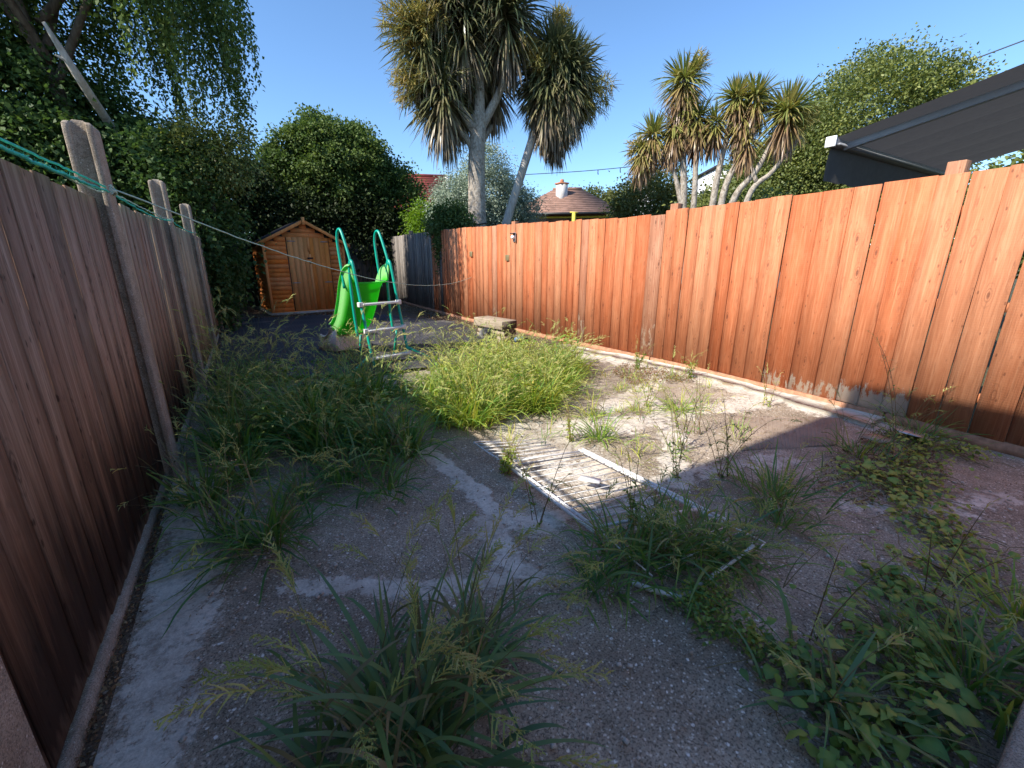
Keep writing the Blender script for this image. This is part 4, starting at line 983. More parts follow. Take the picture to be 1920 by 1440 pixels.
# climber covered round tree behind the shed
md = thing('climber_clad_tree', 'rounded climber clad tree with sunlit crown behind the shed', 'tree', (3.6, 18.6, 0))
trunk('trunk', [(0, 0, -.1), (.1, 0, 2), (-.1, .1, 4.5)], [.3, .25, .12], M_bark, md)
a = Acc()
crown(a, (-.1, .2, 4.3), (2.3, 2.0, 2.3), 760, 56, .24, .11, .085, .35, .35)
for q in range(26):
    dq = unit(rng.normal(size=3) * np.array([1, .9, .8]) + np.array([-.1, -.5, .35])); crown(a, np.array([-.1, .2, 4.2]) + dq * np.array([2.1, 1.8, 2.1]), (.5, .5, .42), 26, 44, .14, .10, .08, .3, .6, tbias=-.2)
crown(a, (1.7, -.1, 3.2), (1.5, 1.5, 1.9), 420, 52, .22, .11, .085, .28, .4)
crown(a, (-2.0, 0, 3.6), (1.3, 1.5, 1.7), 340, 52, .22, .11, .085, .28, .4)
mk('crown', a, M_mound, md)
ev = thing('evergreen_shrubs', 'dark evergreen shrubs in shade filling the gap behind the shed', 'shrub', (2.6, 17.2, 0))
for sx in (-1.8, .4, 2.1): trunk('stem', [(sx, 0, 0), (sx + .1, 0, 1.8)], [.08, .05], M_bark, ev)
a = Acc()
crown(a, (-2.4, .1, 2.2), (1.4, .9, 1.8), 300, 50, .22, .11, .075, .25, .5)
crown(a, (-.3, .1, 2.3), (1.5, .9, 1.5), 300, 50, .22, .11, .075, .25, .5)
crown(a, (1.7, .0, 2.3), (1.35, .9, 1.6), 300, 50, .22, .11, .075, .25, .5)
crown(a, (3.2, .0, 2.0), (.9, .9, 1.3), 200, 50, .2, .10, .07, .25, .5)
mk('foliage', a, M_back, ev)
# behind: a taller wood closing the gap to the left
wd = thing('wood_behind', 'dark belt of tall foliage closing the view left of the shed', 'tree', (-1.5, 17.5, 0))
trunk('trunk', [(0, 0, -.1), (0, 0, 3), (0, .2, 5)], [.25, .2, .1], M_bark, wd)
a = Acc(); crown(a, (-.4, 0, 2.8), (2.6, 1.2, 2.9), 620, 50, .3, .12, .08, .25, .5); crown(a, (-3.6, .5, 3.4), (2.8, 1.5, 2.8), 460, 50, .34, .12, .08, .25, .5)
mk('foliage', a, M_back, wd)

# shrubs along the far right fence
lm = thing('lime_shrub', 'lime green shrub glowing behind the grey end of the right fence', 'shrub', (6.0, 15.6, 0))
trunk('stem', [(0, 0, 0), (0, 0, 2)], [.06, .03], M_bark, lm)
a = Acc(); crown(a, (0, 0, 2.6), (.85, .8, 1.0), 260, 46, .15, .08, .045, .25, .6); mk('foliage', a, M_lime, lm)
sv = thing('silver_leaved_tree', 'silver grey leaved tree behind the trunks of the big cabbage palms', 'tree', (7.6, 14.6, 0))
trunk('trunk', [(0, 0, -.1), (.1, 0, 2), (.2, 0, 4.4)], [.12, .09, .04], M_bark, sv)
a = Acc()
crown(a, (.3, .1, 3.7), (1.0, .9, 1.75), 520, 50, .2, .085, .035, .3, .6)
crown(a, (-1.0, -.2, 2.9), (.8, .7, 1.25), 360, 48, .18, .085, .035, .3, .6)
crown(a, (1.5, 0, 3.0), (.9, .8, 1.35), 300, 48, .2, .085, .035, .3, .6, tbias=.25)
mk('crown', a, M_silver, sv)
iv2 = thing('overhanging_ivy', 'grey green ivy spilling over the far end of the orange fence', 'ivy', (4.85, 11.6, 0))
a = Acc(); crown(a, (.25, .1, 2.5), (.5, .65, .42), 150, 46, .12, .07, .05, .3, .7)
n = 46; S = np.stack([U(-.22, -.06, n), rng.normal(-.15, .22, n), U(2.0, 2.45, n)], -1)
strands(a, S, np.abs(rng.normal(.35, .28, n)) + .15, 45, .065, .045, np.stack([U(-.08, 0, n), U(-.05, .05, n)], -1), .5); mk('foliage', a, M_mound, iv2)
trunk('stem', [(.3, .1, 0), (.28, .1, 1.5), (.2, .05, 2.4)], [.05, .04, .02], M_bark, iv2)

rt = thing('round_tree', 'broad rounded olive green tree above the right fence beside the awning', 'tree', (18.4, 8.0, 0))
trunk('trunk', [(0, 0, -.1), (.1, 0, 2), (.2, .2, 4)], [.3, .24, .12], M_bark, rt)
a = Acc()
crown(a, (.2, -.9, 5.1), (2.3, 2.3, 2.45), 900, 84, .26, .095, .06, .4, .4)
crown(a, (-.5, 1.3, 4.3), (1.9, 1.7, 2.3), 600, 84, .26, .095, .06, .4, .5)
crown(a, (-1.2, 2.6, 3.2), (1.7, 1.7, 1.9), 420, 80, .26, .095, .06, .4, .5)
crown(a, (.6, -2.6, 5.2), (.8, .9, .7), 110, 60, .2, .095, .06, .3, .6)
n = 60; S = np.array([-.8, 2.4, 4.9]) + rng.normal(size=(n, 3)) * np.array([.8, .8, .5])
leaves(a, np.repeat(S, 26, 0) + rng.normal(size=(n * 26, 3)) * np.array([.09, .09, .24]), rng.normal(size=(n * 26, 3)) * .5 + np.array([0, 0, .9]), .12, .05, U(.2, .8, n * 26))
mk('crown', a, M_round, rt)
for i, (dx, dy) in enumerate(((-2.0, 2.0), (-2.4, 1.4), (-1.8, .8))):
    trunk('branch', [(dx, dy, 1.2), (dx + .1, dy + .2, 2.6), (dx - .2 + .2 * i, dy + .4, 3.9)], [.07, .05, .02], M_dead, rt, 6)
# hedge beneath it, and hedge behind awning
for (x, y, rx, ry, rz, z, m, lb) in ((13.0, 8.2, 1.6, 1.6, 1.3, 2.2, M_round, 'mid green garden hedge at the foot of the small cabbage palms'),
                                     (13.6, 12.0, 1.5, 1.4, 1.6, 3.0, M_far, 'leafy green shrub left of the small cabbage palms'),
                                     (14.5, 4.9, 1.9, 1.6, 1.3, 2.5, M_round, 'dark green hedge beneath the awning valance'),
                                     (14.0, 1.6, 1.8, 1.8, 1.3, 2.6, M_round, 'clipped hedge seen under the awning at the right edge')):
    h_ = thing('garden_hedge', lb, 'hedge', (x, y, 0)); trunk('stem', [(0, 0, 0), (0, 0, 1.5)], [.07, .04], M_bark, h_, 6)
    a = Acc(); crown(a, (0, 0, z), (rx, ry, rz), 420, 46, .22, .11, .07, .3, .5); mk('foliage', a, m, h_)
for (x, y, r, z, lb) in ((52, 60, 6.5, 7.2, 'hazy olive tree on the far skyline left of the wire'), (58, 55, 6.0, 7.6, 'hazy olive tree on the far skyline right of the chimney'), (47, 66, 5.5, 6.0, 'low far tree on the skyline behind the bungalow chimney')):
    h_ = thing('far_tree', lb, 'tree', (x, y, 0)); trunk('trunk', [(0, 0, 0), (0, 0, 4)], [.4, .2], M_bark, h_, 6)
    a = Acc(); crown(a, (0, 0, z), (r, r * .8, r * .92), 420, 34, .75, .38, .26, .3, .4); mk('crown', a, M_far, h_)
fi = thing('fir_tree', 'dark pointed conifer just right of the pale chimney', 'tree', (19.0, 23.0, 0)); trunk('trunk', [(0, 0, 0), (0, 0, 5.6)], [.12, .02], M_bark, fi, 6)
n = 2600; t = rng.random(n) ** .6; an = U(0, 6.28, n); r_ = (1 - t) * 1.5 * U(.3, 1, n)
P = np.stack([r_ * np.cos(an), r_ * np.sin(an), 3.2 + t * 2.5 - r_ * .25], -1); leaves(a := Acc(), P, np.stack([np.cos(an), np.sin(an), U(-.3, .5, n)], -1), .3, .07, U(.3, 1, n)); mk('crown', a, M_back, fi)

# ------------------------------------------------------------------ cabbage palms
def palm_head(acc, c, n, L, W, up, skirt=.35, tilt=(0, 0), tb=0., droop=1.25):
    """rosette of strap leaves with a drooping skirt of older, browner ones"""
    c = np.array(c, float)
    k = rng.random(n); el = np.where(k < 1 - skirt, R(85) - k / (1 - skirt) * R(95), R(-15) - (k - (1 - skirt)) / max(skirt, .01) * R(60))
    az = U(0, 6.283, n); base = c + np.stack([np.cos(az), np.sin(az), np.zeros(n)], -1) * .07
    base[:, 2] -= np.where(k > 1 - skirt, (k - 1 + skirt) * L * 1.3, 0)
    bend = np.where(k < .25, U(.1, .5, n), np.where(k < 1 - skirt, U(.5, droop, n), U(.1, .7, n)))
    T = np.where(k < 1 - skirt, U(.5, 1.05, n) - .1, np.clip(.62 - (k - 1 + skirt) / max(skirt, .01) * .75 + rng.normal(0, .14, n), 0, 1)) + tb
    Ls = L * U(.72, 1.12, n) * np.where(k < .2, .85, 1)
    ribbons(acc, base, az, el, bend, Ls, W * U(.8, 1.2, n), T, 5, strapw, 1.3, .35)
def spray(acc, c, d, r, n=520):
    """branched flower spray"""
    c, d = np.array(c, float), np.array(d, float); d /= np.linalg.norm(d)
    m = 16; D0 = unit(d + rng.normal(size=(m, 3)) * .38); 
    for q in D0:
        t = rng.random(n // m * 2); P = c + q * (t * r)[:, None] + rng.normal(size=(len(t), 3)) * .04 * r
        DD = unit(q + rng.normal(size=P.shape) * .9); az = np.arctan2(DD[:, 1], DD[:, 0]); el = np.arcsin(np.clip(DD[:, 2], -1, 1))
        ribbons(acc, P, az, el, U(.1, .9, len(t)), U(.14, .34, len(t)) * r, np.full(len(t), .022), U(0, 1, len(t)), 2, stemw)

cp = thing('cabbage_palm', 'huge many headed cabbage palm with thick upright pale trunk in the middle', 'palm tree', (6.18, 12.0, 0))
O = np.array([6.18, 12.0, 0])
trunk('trunk', [(-.03, 0, -.1), (-.03, 0, 2.4), (-.01, 0, 4.2), (.07, -.03, 5.2), (.1, -.05, 5.4)], [.30, .27, .24, .21, .19], M_trunk, cp, 14)
trunk('branch', [(.08, -.04, 5.0), (.08, -.1, 6.0), (.12, -.07, 7.1)], [.17, .13, .10], M_trunk, cp)
trunk('branch', [(.0, 0, 4.9), (-.45, .2, 5.6), (-.95, .4, 6.1), (-1.2, .5, 6.9)], [.15, .11, .09, .08], M_trunk, cp)
trunk('branch', [(.1, 0, 5.0), (.55, -.2, 5.8), (.85, -.45, 6.6), (.9, -.5, 7.3)], [.14, .11, .09, .08], M_trunk, cp)
trunk('branch', [(.05, .1, 4.4), (.5, .4, 5.0), (1.0, .5, 5.5)], [.12, .09, .07], M_trunk, cp)
trunk('branch', [(-.1, .1, 4.6), (-.6, .2, 5.2), (-.85, .35, 5.7)], [.10, .08, .07], M_trunk, cp)
a = Acc()
for (x, y, z, n, L, sk) in ((-1.25, .5, 7.0, 520, 1.25, .45), (-.25, .1, 7.6, 620, 1.45, .42), (.75, -.45, 7.7, 560, 1.4, .4), (-.85, .3, 5.95, 460, 1.3, .5), (-.1, .9, 6.7, 420, 1.3, .55),
                            (.85, .6, 6.7, 420, 1.1, .6), (-.55, .7, 6.6, 380, 1.2, .5), (.3, .6, 7.3, 380, 1.3, .5), (-.9, .1, 8.2, 400, 1.25, .35), (.3, -.3, 8.5, 400, 1.3, .3)):
    palm_head(a, (x, y, z), int(n * 1.4), L * .98, .05, None, sk, droop=1.8)
mk('leaf_heads', a, M_strap, cp)
a = Acc()
for c, d, r in (((-1.35, .5, 7.1), (-.8, .1, .25), .95), ((-1.2, .3, 7.2), (-.3, -.6, .1), .8), ((-1.1, .4, 6.0), (-1, 0, .05), 1.0), ((-1.1, .5, 5.9), (-.8, 0, -.4), .9), ((.9, -.5, 7.2), (.5, -.4, -.3), .7)):
    a = Acc(); spray(a, c, d, r); mk('flower_spray', a, M_spray, cp)
mk('tie_band', tube(Acc(), [(.275 * math.cos(q) - .03, .275 * math.sin(q), 2.50 + .05 * math.cos(q)) for q in np.linspace(0, 6.28, 24)], .02, 6), M_dark, cp)

cp = thing('cabbage_palm', 'large cabbage palm with slim leaning pale trunk right of the thick one', 'palm tree', (7.15, 12.0, 0))
trunk('trunk', [(-.35, .2, -.1), (-.08, .05, 1.9), (.02, .02, 2.6), (.4, -.25, 4.0), (.75, -.45, 5.2), (.95, -.6, 5.9)], [.14, .13, .13, .12, .12, .13], M_dead, cp, 12)
trunk('branch', [(.85, -.5, 5.5), (1.25, -.75, 6.3), (1.35, -.9, 6.9)], [.10, .08, .07], M_trunk, cp)
trunk('branch', [(.8, -.5, 5.5), (.75, -.5, 6.3), (.95, -.6, 7.3)], [.10, .08, .07], M_trunk, cp)
a = Acc()
for (x, y, z, n, L, sk) in ((1.12, -.68, 6.95, 560, 1.05, .35), (1.3, -.8, 6.6, 700, 1.15, .5), (.85, -.5, 6.4, 400, .95, .5), (1.5, -.95, 6.45, 600, 1.15, .6), (1.1, -.4, 6.5, 480, 1.1, .65), (1.6, -.75, 6.8, 340, 1.1, .45), (.95, -.75, 6.35, 480, 1.05, .8), (1.35, -.6, 6.1, 420, 1.0, .85)):
    palm_head(a, (x, y, z), int(n * 1.35), L, .05, None, sk, droop=1.9)
mk('leaf_heads', a, M_strap, cp)
a = Acc()
for c, d, r in (((.75, -.6, 6.5), (-.5, -.5, .15), .75), ((1.75, -1.1, 6.2), (.8, -.4, -.1), .95), ((1.6, -.9, 5.9), (.9, -.2, -.5), .8), ((1.2, -.7, 7.3), (.1, -.2, 1), .7)): a = Acc(); spray(a, c, d, r); mk('flower_spray', a, M_spray, cp)

# the smaller group by the round tree
def small_palm(label, base, stems, heads, sprays, L=.62, tb=.05, mat=None):
    t = thing('cabbage_palm', label, 'palm tree', (base[0], base[1], 0), group='small cabbage palms beyond the right fence')
    b = np.array([base[0], base[1], 0])
    for pts, r in stems: trunk('trunk', np.array(pts) - b, r, M_trunk, t, 8)
    a = Acc()
    for (c, n, l, sk) in heads: palm_head(a, np.array(c) - b, int(n * 1.35), L * l, .034, None, min(.85, sk + .12), tb=tb - .10, droop=1.3)
    mk('leaf_heads', a, mat or M_strap_y, t)
    if sprays:
        for c, d, r in sprays: a = Acc(); spray(a, np.array(c) - b, d, r, 260); mk('flower_spray', a, M_spray, t)
small_palm('small cabbage palm with a shaggy brown skirt, leftmost of its group', (9.44, 7.42),
           [([(9.44, 7.42, -.1), (9.45, 7.40, 2.7), (9.36, 7.5, 4.0), (9.29, 7.6, 5.5)], [.09, .085, .07, .05]), ([(9.45, 7.38, 2.6), (9.25, 7.65, 3.6), (8.92, 8.03, 4.4)], [.07, .05, .04]), ([(9.55, 7.25, -.1), (9.58, 7.2, 2.7), (9.50, 7.3, 4.3)], [.08, .07, .05])],
           [((9.29, 7.6, 5.45), 420, 1.1, .45), ((8.9, 8.05, 4.4), 260, .95, .45), ((9.40, 7.5, 4.9), 340, .9, .85), ((9.2, 7.7, 4.6), 260, .9, .8), ((9.55, 7.3, 4.7), 300, .9, .7), ((8.75, 8.2, 4.05), 200, .8, .6)],
           [((9.33, 7.5, 5.5), (.3, -.3, .8), .5), ((8.85, 8.1, 4.2), (-.6, .6, -.2), .5)])
small_palm('small cabbage palm with forked trunk, middle of its group', (9.85, 6.85),
           [([(9.83, 6.88, -.1), (9.84, 6.87, 2.8), (9.9, 6.8, 3.9), (9.97, 6.67, 4.95)], [.085, .08, .06, .045]), ([(9.93, 6.74, -.1), (9.95, 6.72, 2.8), (10.1, 6.5, 3.8), (10.2, 6.36, 4.85)], [.085, .08, .06, .04])],
           [((9.97, 6.67, 4.95), 280, .9, .3), ((10.18, 6.38, 4.95), 280, .9, .4), ((9.75, 6.98, 4.55), 200, .8, .6), ((10.05, 6.55, 4.6), 220, .8, .8)], None)
small_palm('small cabbage palm leaning right with a bright spiky head, rightmost of its group', (10.2, 6.32),
           [([(10.02, 6.6, -.1), (10.05, 6.55, 2.6), (10.3, 6.15, 3.5), (10.48, 5.82, 4.5)], [.085, .08, .06, .045]), ([(10.2, 6.3, -.1), (10.22, 6.28, 2.7), (10.45, 5.9, 3.4), (10.66, 5.52, 4.05)], [.08, .07, .05, .03]), ([(10.3, 6.15, 3.2), (10.1, 6.45, 4.0)], [.05, .03])],
           [((10.49, 5.80, 4.55), 420, 1.15, .3), ((10.15, 6.4, 4.15), 160, .7, .8)],
           [((10.55, 5.7, 4.5), (.3, -.6, -.15), .45)])

# ------------------------------------------------------------------ weeds
def heads(acc, pts, d, Lh, k=9, spike=.035, w=.0055, seeds=0, T=(.0, 1.0)):
    """panicles: side spikes set along the nodding tip of each stem"""
    N = len(pts); tt = np.linspace(0, 1, k)
    az0 = np.arctan2(d[:, 1], d[:, 0]); el0 = np.arcsin(np.clip(d[:, 2], -1, 1))
    path, dd = ribbon_paths(pts, az0, el0, np.full(N, .65), Lh, k - 1)
    ribbons(acc, pts, az0, el0, U(.2, 1.1, N) * 0 + .65, Lh, np.full(N, .0035), np.full(N, .8), k - 1, stemw)
    B = path.reshape(-1, 3); D = dd.reshape(-1, 3); n = len(B)
    s = np.tile(np.where(np.arange(k) % 2 == 0, 1, -1), N)
    az = np.arctan2(D[:, 1], D[:, 0]) + s * U(.25, .9, n); el = np.arcsin(np.clip(D[:, 2], -1, 1)) + U(-.1, .5, n)
    L = spike * np.tile(1.25 - .7 * tt, N) * U(.7, 1.3, n); tone = np.repeat(U(*T, N), k)
    p2, _ = ribbons(acc, B, az, el, U(.2, 1.2, n), L, np.full(n, w), np.clip(tone + rng.normal(0, .12, n), 0, 1), 3, spikew, roll=1.)
    if seeds:
        t = rng.random((n, seeds)); i0 = np.minimum((t * 3).astype(int), 2); f = t * 3 - i0
        r = np.arange(n)[:, None]; Q = p2[r, i0] * (1 - f[..., None]) + p2[r, i0 + 1] * f[..., None]
        Q = Q.reshape(-1, 3); DD = unit(np.repeat(D, seeds, 0) + rng.normal(size=Q.shape) * .8)
        leaves(acc, Q, DD, U(.007, .011, len(Q)), .0036, np.repeat(tone, seeds) + rng.normal(0, .15, len(Q)))

def tuft(label, c, nb, L, W, spread, nst=6, hl=.12, stem=.5, mats=(None, None), el=(.35, 1.45), name='grass_tuft', cat='grass', seeds=0, tb=.0, wide=.05, hk=9, spike=.035, az=None, group=None, big=0, zb=.012):
    t = thing(name, label, cat, (c[0], c[1], zb), group=group)
    nb = int(nb * .5); W = W * 1.6; L = (L[0] * .9, L[1] * 1.12)
    mb = mats[0] or M_grass
    an = U(0, 6.283, nb) if az is None else rng.normal(az[0], az[1], nb); r = np.abs(rng.normal(0, wide, nb))
    base = np.stack([r * np.cos(an) * 1.2, r * np.sin(an) * 1.2, np.zeros(nb)], -1)
    e = U(el[0], el[1], nb); ln = U(L[0], L[1], nb)
    a = Acc(); ribbons(a, base, an + rng.normal(0, .4, nb), e, U(.3, 1.9, nb) * spread, ln, W * U(.6, 1.25, nb), U(.15, 1., nb) + tb, 7, grassw, 1.4, .4, zmin=.004)
    mk('blades', a, mb, t, kind='stuff', smooth=True)
    for i in range(big):
        a = Acc(); q = rng.normal(0, wide * .7, 2)
        ribbons(a, np.array([[q[0], q[1], 0]]), U(0, 6.283, 1), U(.55, 1.4, 1), U(.7, 1.9, 1), U(L[1] * .8, L[1] * 1.25, 1), np.array([W * random.uniform(1.0, 1.5)]), U(.2, .95, 1), 9, grassw, 1.5, .45, zmin=.006)
        mk('leaf_blade', a, M_blade, t, smooth=True)
    if nst:
        an = U(0, 6.283, nst) if az is None else rng.normal(az[0], az[1], nst); base = np.stack([rng.normal(0, wide, nst), rng.normal(0, wide, nst), np.zeros(nst)], -1)
        a = Acc(); sl_ = stem * U(.65, 1.2, nst)
        p, d = ribbons(a, base, an, U(.75, 1.5, nst), U(.2, .9, nst), sl_, np.full(nst, .0042), U(.2, .9, nst), 7, stemw, 1.6, .3, zmin=.01)
        p2, d2 = ribbons(a, base, an, U(.75, 1.5, nst), U(.2, .9, nst), sl_ * .9, np.full(nst, .0042), U(.2, .9, nst), 7, stemw, 1.6, 1.5, zmin=.01)
        k = rng.integers(2, 6, nst); nb2 = nst * 2      # leaves on the stems
        ii = np.repeat(np.arange(nst), 2); q = p[ii, rng.integers(1, 5, nb2)]
        ribbons(a, q, U(0, 6.283, nb2), U(.5, 1.2, nb2), U(.6, 1.8, nb2), U(.4, .8, nb2) * L[1] * .7, W * U(.5, .9, nb2), U(.3, .9, nb2), 5, grassw, 1.4)
        mk('stems', a, M_stem, t, kind='stuff')
        a = Acc(); heads(a, np.concatenate([p[:, -1], p2[:, -1]]), np.concatenate([d[:, -1], d2[:, -1]]), hl * U(.7, 1.3, 2 * nst), hk, spike * 1.15, .0085 if not seeds else .0075, seeds)
        mk('seed_heads', a, mats[1] or M_head, t, kind='stuff')
    return t

# dense weed grass that nobody could count: the shaded bank on the left and the sunlit bank in the middle
def grass_mass(name, label, poly, clumps, per, L, W, m, nst, hl=.11, tb=0., stem=.55, edge=1.):
    C = scatter(poly, clumps); a, b, h = Acc(), Acc(), Acc()
    s = U(.45, 1.3, clumps)
    n = clumps * per; r = np.abs(rng.normal(0, .075, n)) * U(.6, 1.5, clumps)[np.repeat(np.arange(clumps), per)]; an = U(0, 6.283, n); i = np.repeat(np.arange(clumps), per)
    base = np.stack([C[i, 0] + r * np.cos(an), C[i, 1] + r * np.sin(an), np.full(n, .012)], -1)
    ribbons(a, base, an + rng.normal(0, .5, n), U(.5, 1.5, n), U(.3, 1.7, n), U(L[0], L[1], n) * s[i], W * U(.6, 1.3, n), np.where(rng.random(n) < .10, U(0, .1, n), U(.15, 1., n) + tb + rng.normal(0, .15, clumps)[i]), 6, grassw, 1.4, .4, zmin=.01)
    n = clumps * nst; i = np.repeat(np.arange(clumps), nst); an = U(0, 6.283, n)
    base = np.stack([C[i, 0] + rng.normal(0, .07, n), C[i, 1] + rng.normal(0, .07, n), np.full(n, .012)], -1)
    p, d = ribbons(b, base, an, U(.95, 1.5, n), U(.1, .8, n), stem * U(.6, 1.2, n) * s[i], np.full(n, .0036), U(.2, .9, n), 6, stemw, 1.6, .8)
    q = p[np.arange(n), rng.integers(1, 5, n)]
    ribbons(a, q, U(0, 6.283, n), U(.4, 1.1, n), U(.6, 1.8, n), U(.12, .26, n), W * U(.6, 1.1, n), U(.2, .9, n) + tb, 4, grassw, 1.4)
    heads(h, p[:, -1], d[:, -1], hl * U(.7, 1.5, n), 9, .046, .0085)
    o = mk(name, a, m, kind='stuff', smooth=True); tag(o, label, 'grass', kind='stuff')
    mk('stems', b, M_stem, o, kind='stuff'); mk('seed_heads', h, M_head, o, kind='stuff')
    return o
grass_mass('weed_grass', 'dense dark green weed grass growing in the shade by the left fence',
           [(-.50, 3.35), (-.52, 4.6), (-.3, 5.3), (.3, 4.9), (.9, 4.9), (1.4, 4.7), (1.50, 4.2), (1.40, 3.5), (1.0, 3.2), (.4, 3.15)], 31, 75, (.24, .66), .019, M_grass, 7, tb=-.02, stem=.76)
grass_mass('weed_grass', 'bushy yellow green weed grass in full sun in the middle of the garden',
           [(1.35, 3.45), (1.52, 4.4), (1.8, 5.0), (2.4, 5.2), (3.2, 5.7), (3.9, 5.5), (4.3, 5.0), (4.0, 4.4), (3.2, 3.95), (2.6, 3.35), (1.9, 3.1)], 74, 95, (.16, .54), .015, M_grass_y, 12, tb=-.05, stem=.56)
grass_mass('weed_grass', 'thin straggling grass around the feet of the slide',
           [(.2, 6.2), (.5, 7.0), (2.6, 7.2), (3.6, 7.4), (4.3, 6.6), (3.2, 6.1), (1.6, 5.2)], 40, 14, (.10, .34), .009, M_grass_y, 5, tb=-.15, stem=.56)
grass_mass('weed_grass', 'tall wispy grass stems leaning by the left fence posts', [(-.5, 3.4), (-.54, 7.4), (-.1, 7.2), (.3, 6.2), (0, 4)], 34, 12, (.2, .5), .011, M_grass, 6, tb=-.1, stem=.86)
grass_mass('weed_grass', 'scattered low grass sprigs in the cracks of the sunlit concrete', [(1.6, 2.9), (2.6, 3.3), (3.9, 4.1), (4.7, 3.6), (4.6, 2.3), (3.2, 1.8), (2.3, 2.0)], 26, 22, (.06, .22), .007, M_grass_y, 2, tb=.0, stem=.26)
def weed_mass(label, poly, clumps, m):
    """leafy broad weeds mixed through the grass"""
    C = scatter(poly, clumps); a = Acc()
    for c in C:
        h = random.uniform(.2, .5); k = random.randint(40, 90); z = rng.random(k) * h
        P = np.stack([c[0] + rng.normal(0, .05, k), c[1] + rng.normal(0, .05, k), .02 + z], -1); D = unit(np.stack([rng.normal(size=k), rng.normal(size=k), U(-.3, .5, k)], -1))
        leaves(a, P, D, U(.04, .09, k), U(.018, .04, k), U(0, 1, k))
    o = mk('mixed_weeds', a, m); tag(o, label, 'weeds', kind='stuff')
weed_mass('leafy broad weeds mixed through the shaded grass', [(-.4, 3.4), (-.4, 5.5), (1.2, 5.0), (1.3, 3.6), (.4, 3.2)], 36, M_broad)
weed_mass('leafy yellowish weeds mixed through the sunlit grass', [(1.5, 3.5), (1.8, 5.2), (3.4, 5.8), (4.1, 4.9), (3.2, 4.0), (2.2, 3.3)], 44, M_grass_y)
# single tussocks
tuft('big broad bladed grass tussock with drooping seed heads in the near foreground', (.24, 1.03), 230, (.20, .48), .014, 1.0, 17, .17, .56, (M_blade, None), (.3, 1.45), 'grass_tussock', seeds=9, wide=.12, hk=15, spike=.045, big=52)
tuft('near grass tussock spilling right of the big one with arching stems', (.56, 1.18), 110, (.16, .36), .011, 1.1, 7, .14, .55, (M_blade, None), (.3, 1.4), 'grass_tussock', seeds=9, wide=.07, hk=14, spike=.034, big=16)
tuft('low grass tussock at the bottom edge left of the big one', (.0, .98), 90, (.16, .34), .012, 1.2, 6, .14, .42, (M_blade, None), (.25, 1.3), 'grass_tussock', seeds=9, wide=.07, hk=14, spike=.034, big=12)
tuft('dense dark grass tussock growing through the near end of the clothes airer', (1.50, 1.26), 300, (.14, .36), .008, 1.1, 8, .11, .42, (M_grass, None), (.3, 1.45), 'grass_tussock', wide=.12, big=14, seeds=6)
tuft('grass tussock between the airer legs and its raised wing', (1.92, 1.10), 280, (.14, .34), .0075, 1.1, 8, .11, .40, (M_grass, None), (.3, 1.45), 'grass_tussock', wide=.13, big=8, seeds=6)
tuft('thick grass tussock filling the lower wing of the airer', (1.72, 1.16), 300, (.16, .38), .009, 1.0, 8, .11, .42, (M_grass, None), (.5, 1.5), 'grass_tussock', wide=.13, big=10, seeds=6)
tuft('small grass tussock left of the airer leg on dark concrete', (1.22, 1.22), 120, (.10, .28), .008, 1.2, 3, .10, .34, (M_grass, None), (.2, 1.35), 'grass_tussock', wide=.07, big=6, seeds=6)
tuft('fine leaved grass tussock on pale cement near the left fence', (-.10, 2.42), 340, (.16, .42), .0085, 1.1, 10, .12, .50, (M_grass, None), (.3, 1.45), 'grass_tussock', wide=.09, tb=.05, seeds=6)
tuft('bushy shaded grass tussock in front of the left grass bank', (.42, 2.92), 260, (.16, .40), .0085, 1.05, 6, .12, .46, (M_grass, None), (.4, 1.45), 'grass_tussock', wide=.12, tb=.1, big=6)
tuft('small dark grass tussock between the two shaded tussocks', (.12, 2.78), 150, (.12, .32), .008, 1.1, 5, .11, .44, (M_grass, None), (.3, 1.4), 'grass_tussock', wide=.08, tb=.1)
tuft('tall shaded grass tussock at the front corner of the left grass bank', (.86, 3.02), 170, (.18, .48), .012, 1.0, 7, .12, .58, (M_grass, None), (.5, 1.48), 'grass_tussock', wide=.09, tb=.0, big=6)
tuft('shaggy grass tussock against the left fence foot in shade', (-.42, 3.05), 170, (.18, .46), .011, 1.0, 8, .13, .62, (M_grass, None), (.5, 1.48), 'grass_tussock', wide=.07, tb=-.05, big=4)
tuft('wispy grass tussock between the left fence and the fine leaved one', (-.30, 2.62), 90, (.14, .36), .009, 1.1, 6, .12, .50, (M_grass, None), (.4, 1.45), 'grass_tussock', wide=.06, tb=-.05)
tuft('low dark tussock on the dark concrete before the grass bank', (.62, 2.62), 130, (.12, .32), .009, 1.15, 4, .11, .38, (M_grass, None), (.3, 1.4), 'grass_tussock', wide=.09, tb=.05, big=4)
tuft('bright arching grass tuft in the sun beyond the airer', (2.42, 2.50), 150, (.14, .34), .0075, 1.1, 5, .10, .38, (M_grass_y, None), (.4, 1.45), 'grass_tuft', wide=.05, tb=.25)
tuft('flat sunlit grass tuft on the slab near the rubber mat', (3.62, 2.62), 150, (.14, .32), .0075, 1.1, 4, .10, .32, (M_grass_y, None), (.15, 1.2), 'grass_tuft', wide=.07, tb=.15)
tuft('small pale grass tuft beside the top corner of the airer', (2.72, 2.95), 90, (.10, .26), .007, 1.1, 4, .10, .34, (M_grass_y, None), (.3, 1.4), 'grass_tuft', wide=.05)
tuft('shaded grass tussock at the edge of the house shadow by the mat', (2.72, 1.20), 260, (.14, .36), .0075, 1.05, 8, .11, .46, (M_grass, None), (.35, 1.45), 'grass_tussock', wide=.12, tb=.05, seeds=6)
tuft('loose shaded grass tussock right of the airer', (2.45, 1.02), 160, (.12, .30), .007, 1.1, 5, .10, .36, (M_grass, None), (.3, 1.4), 'grass_tussock', wide=.09)
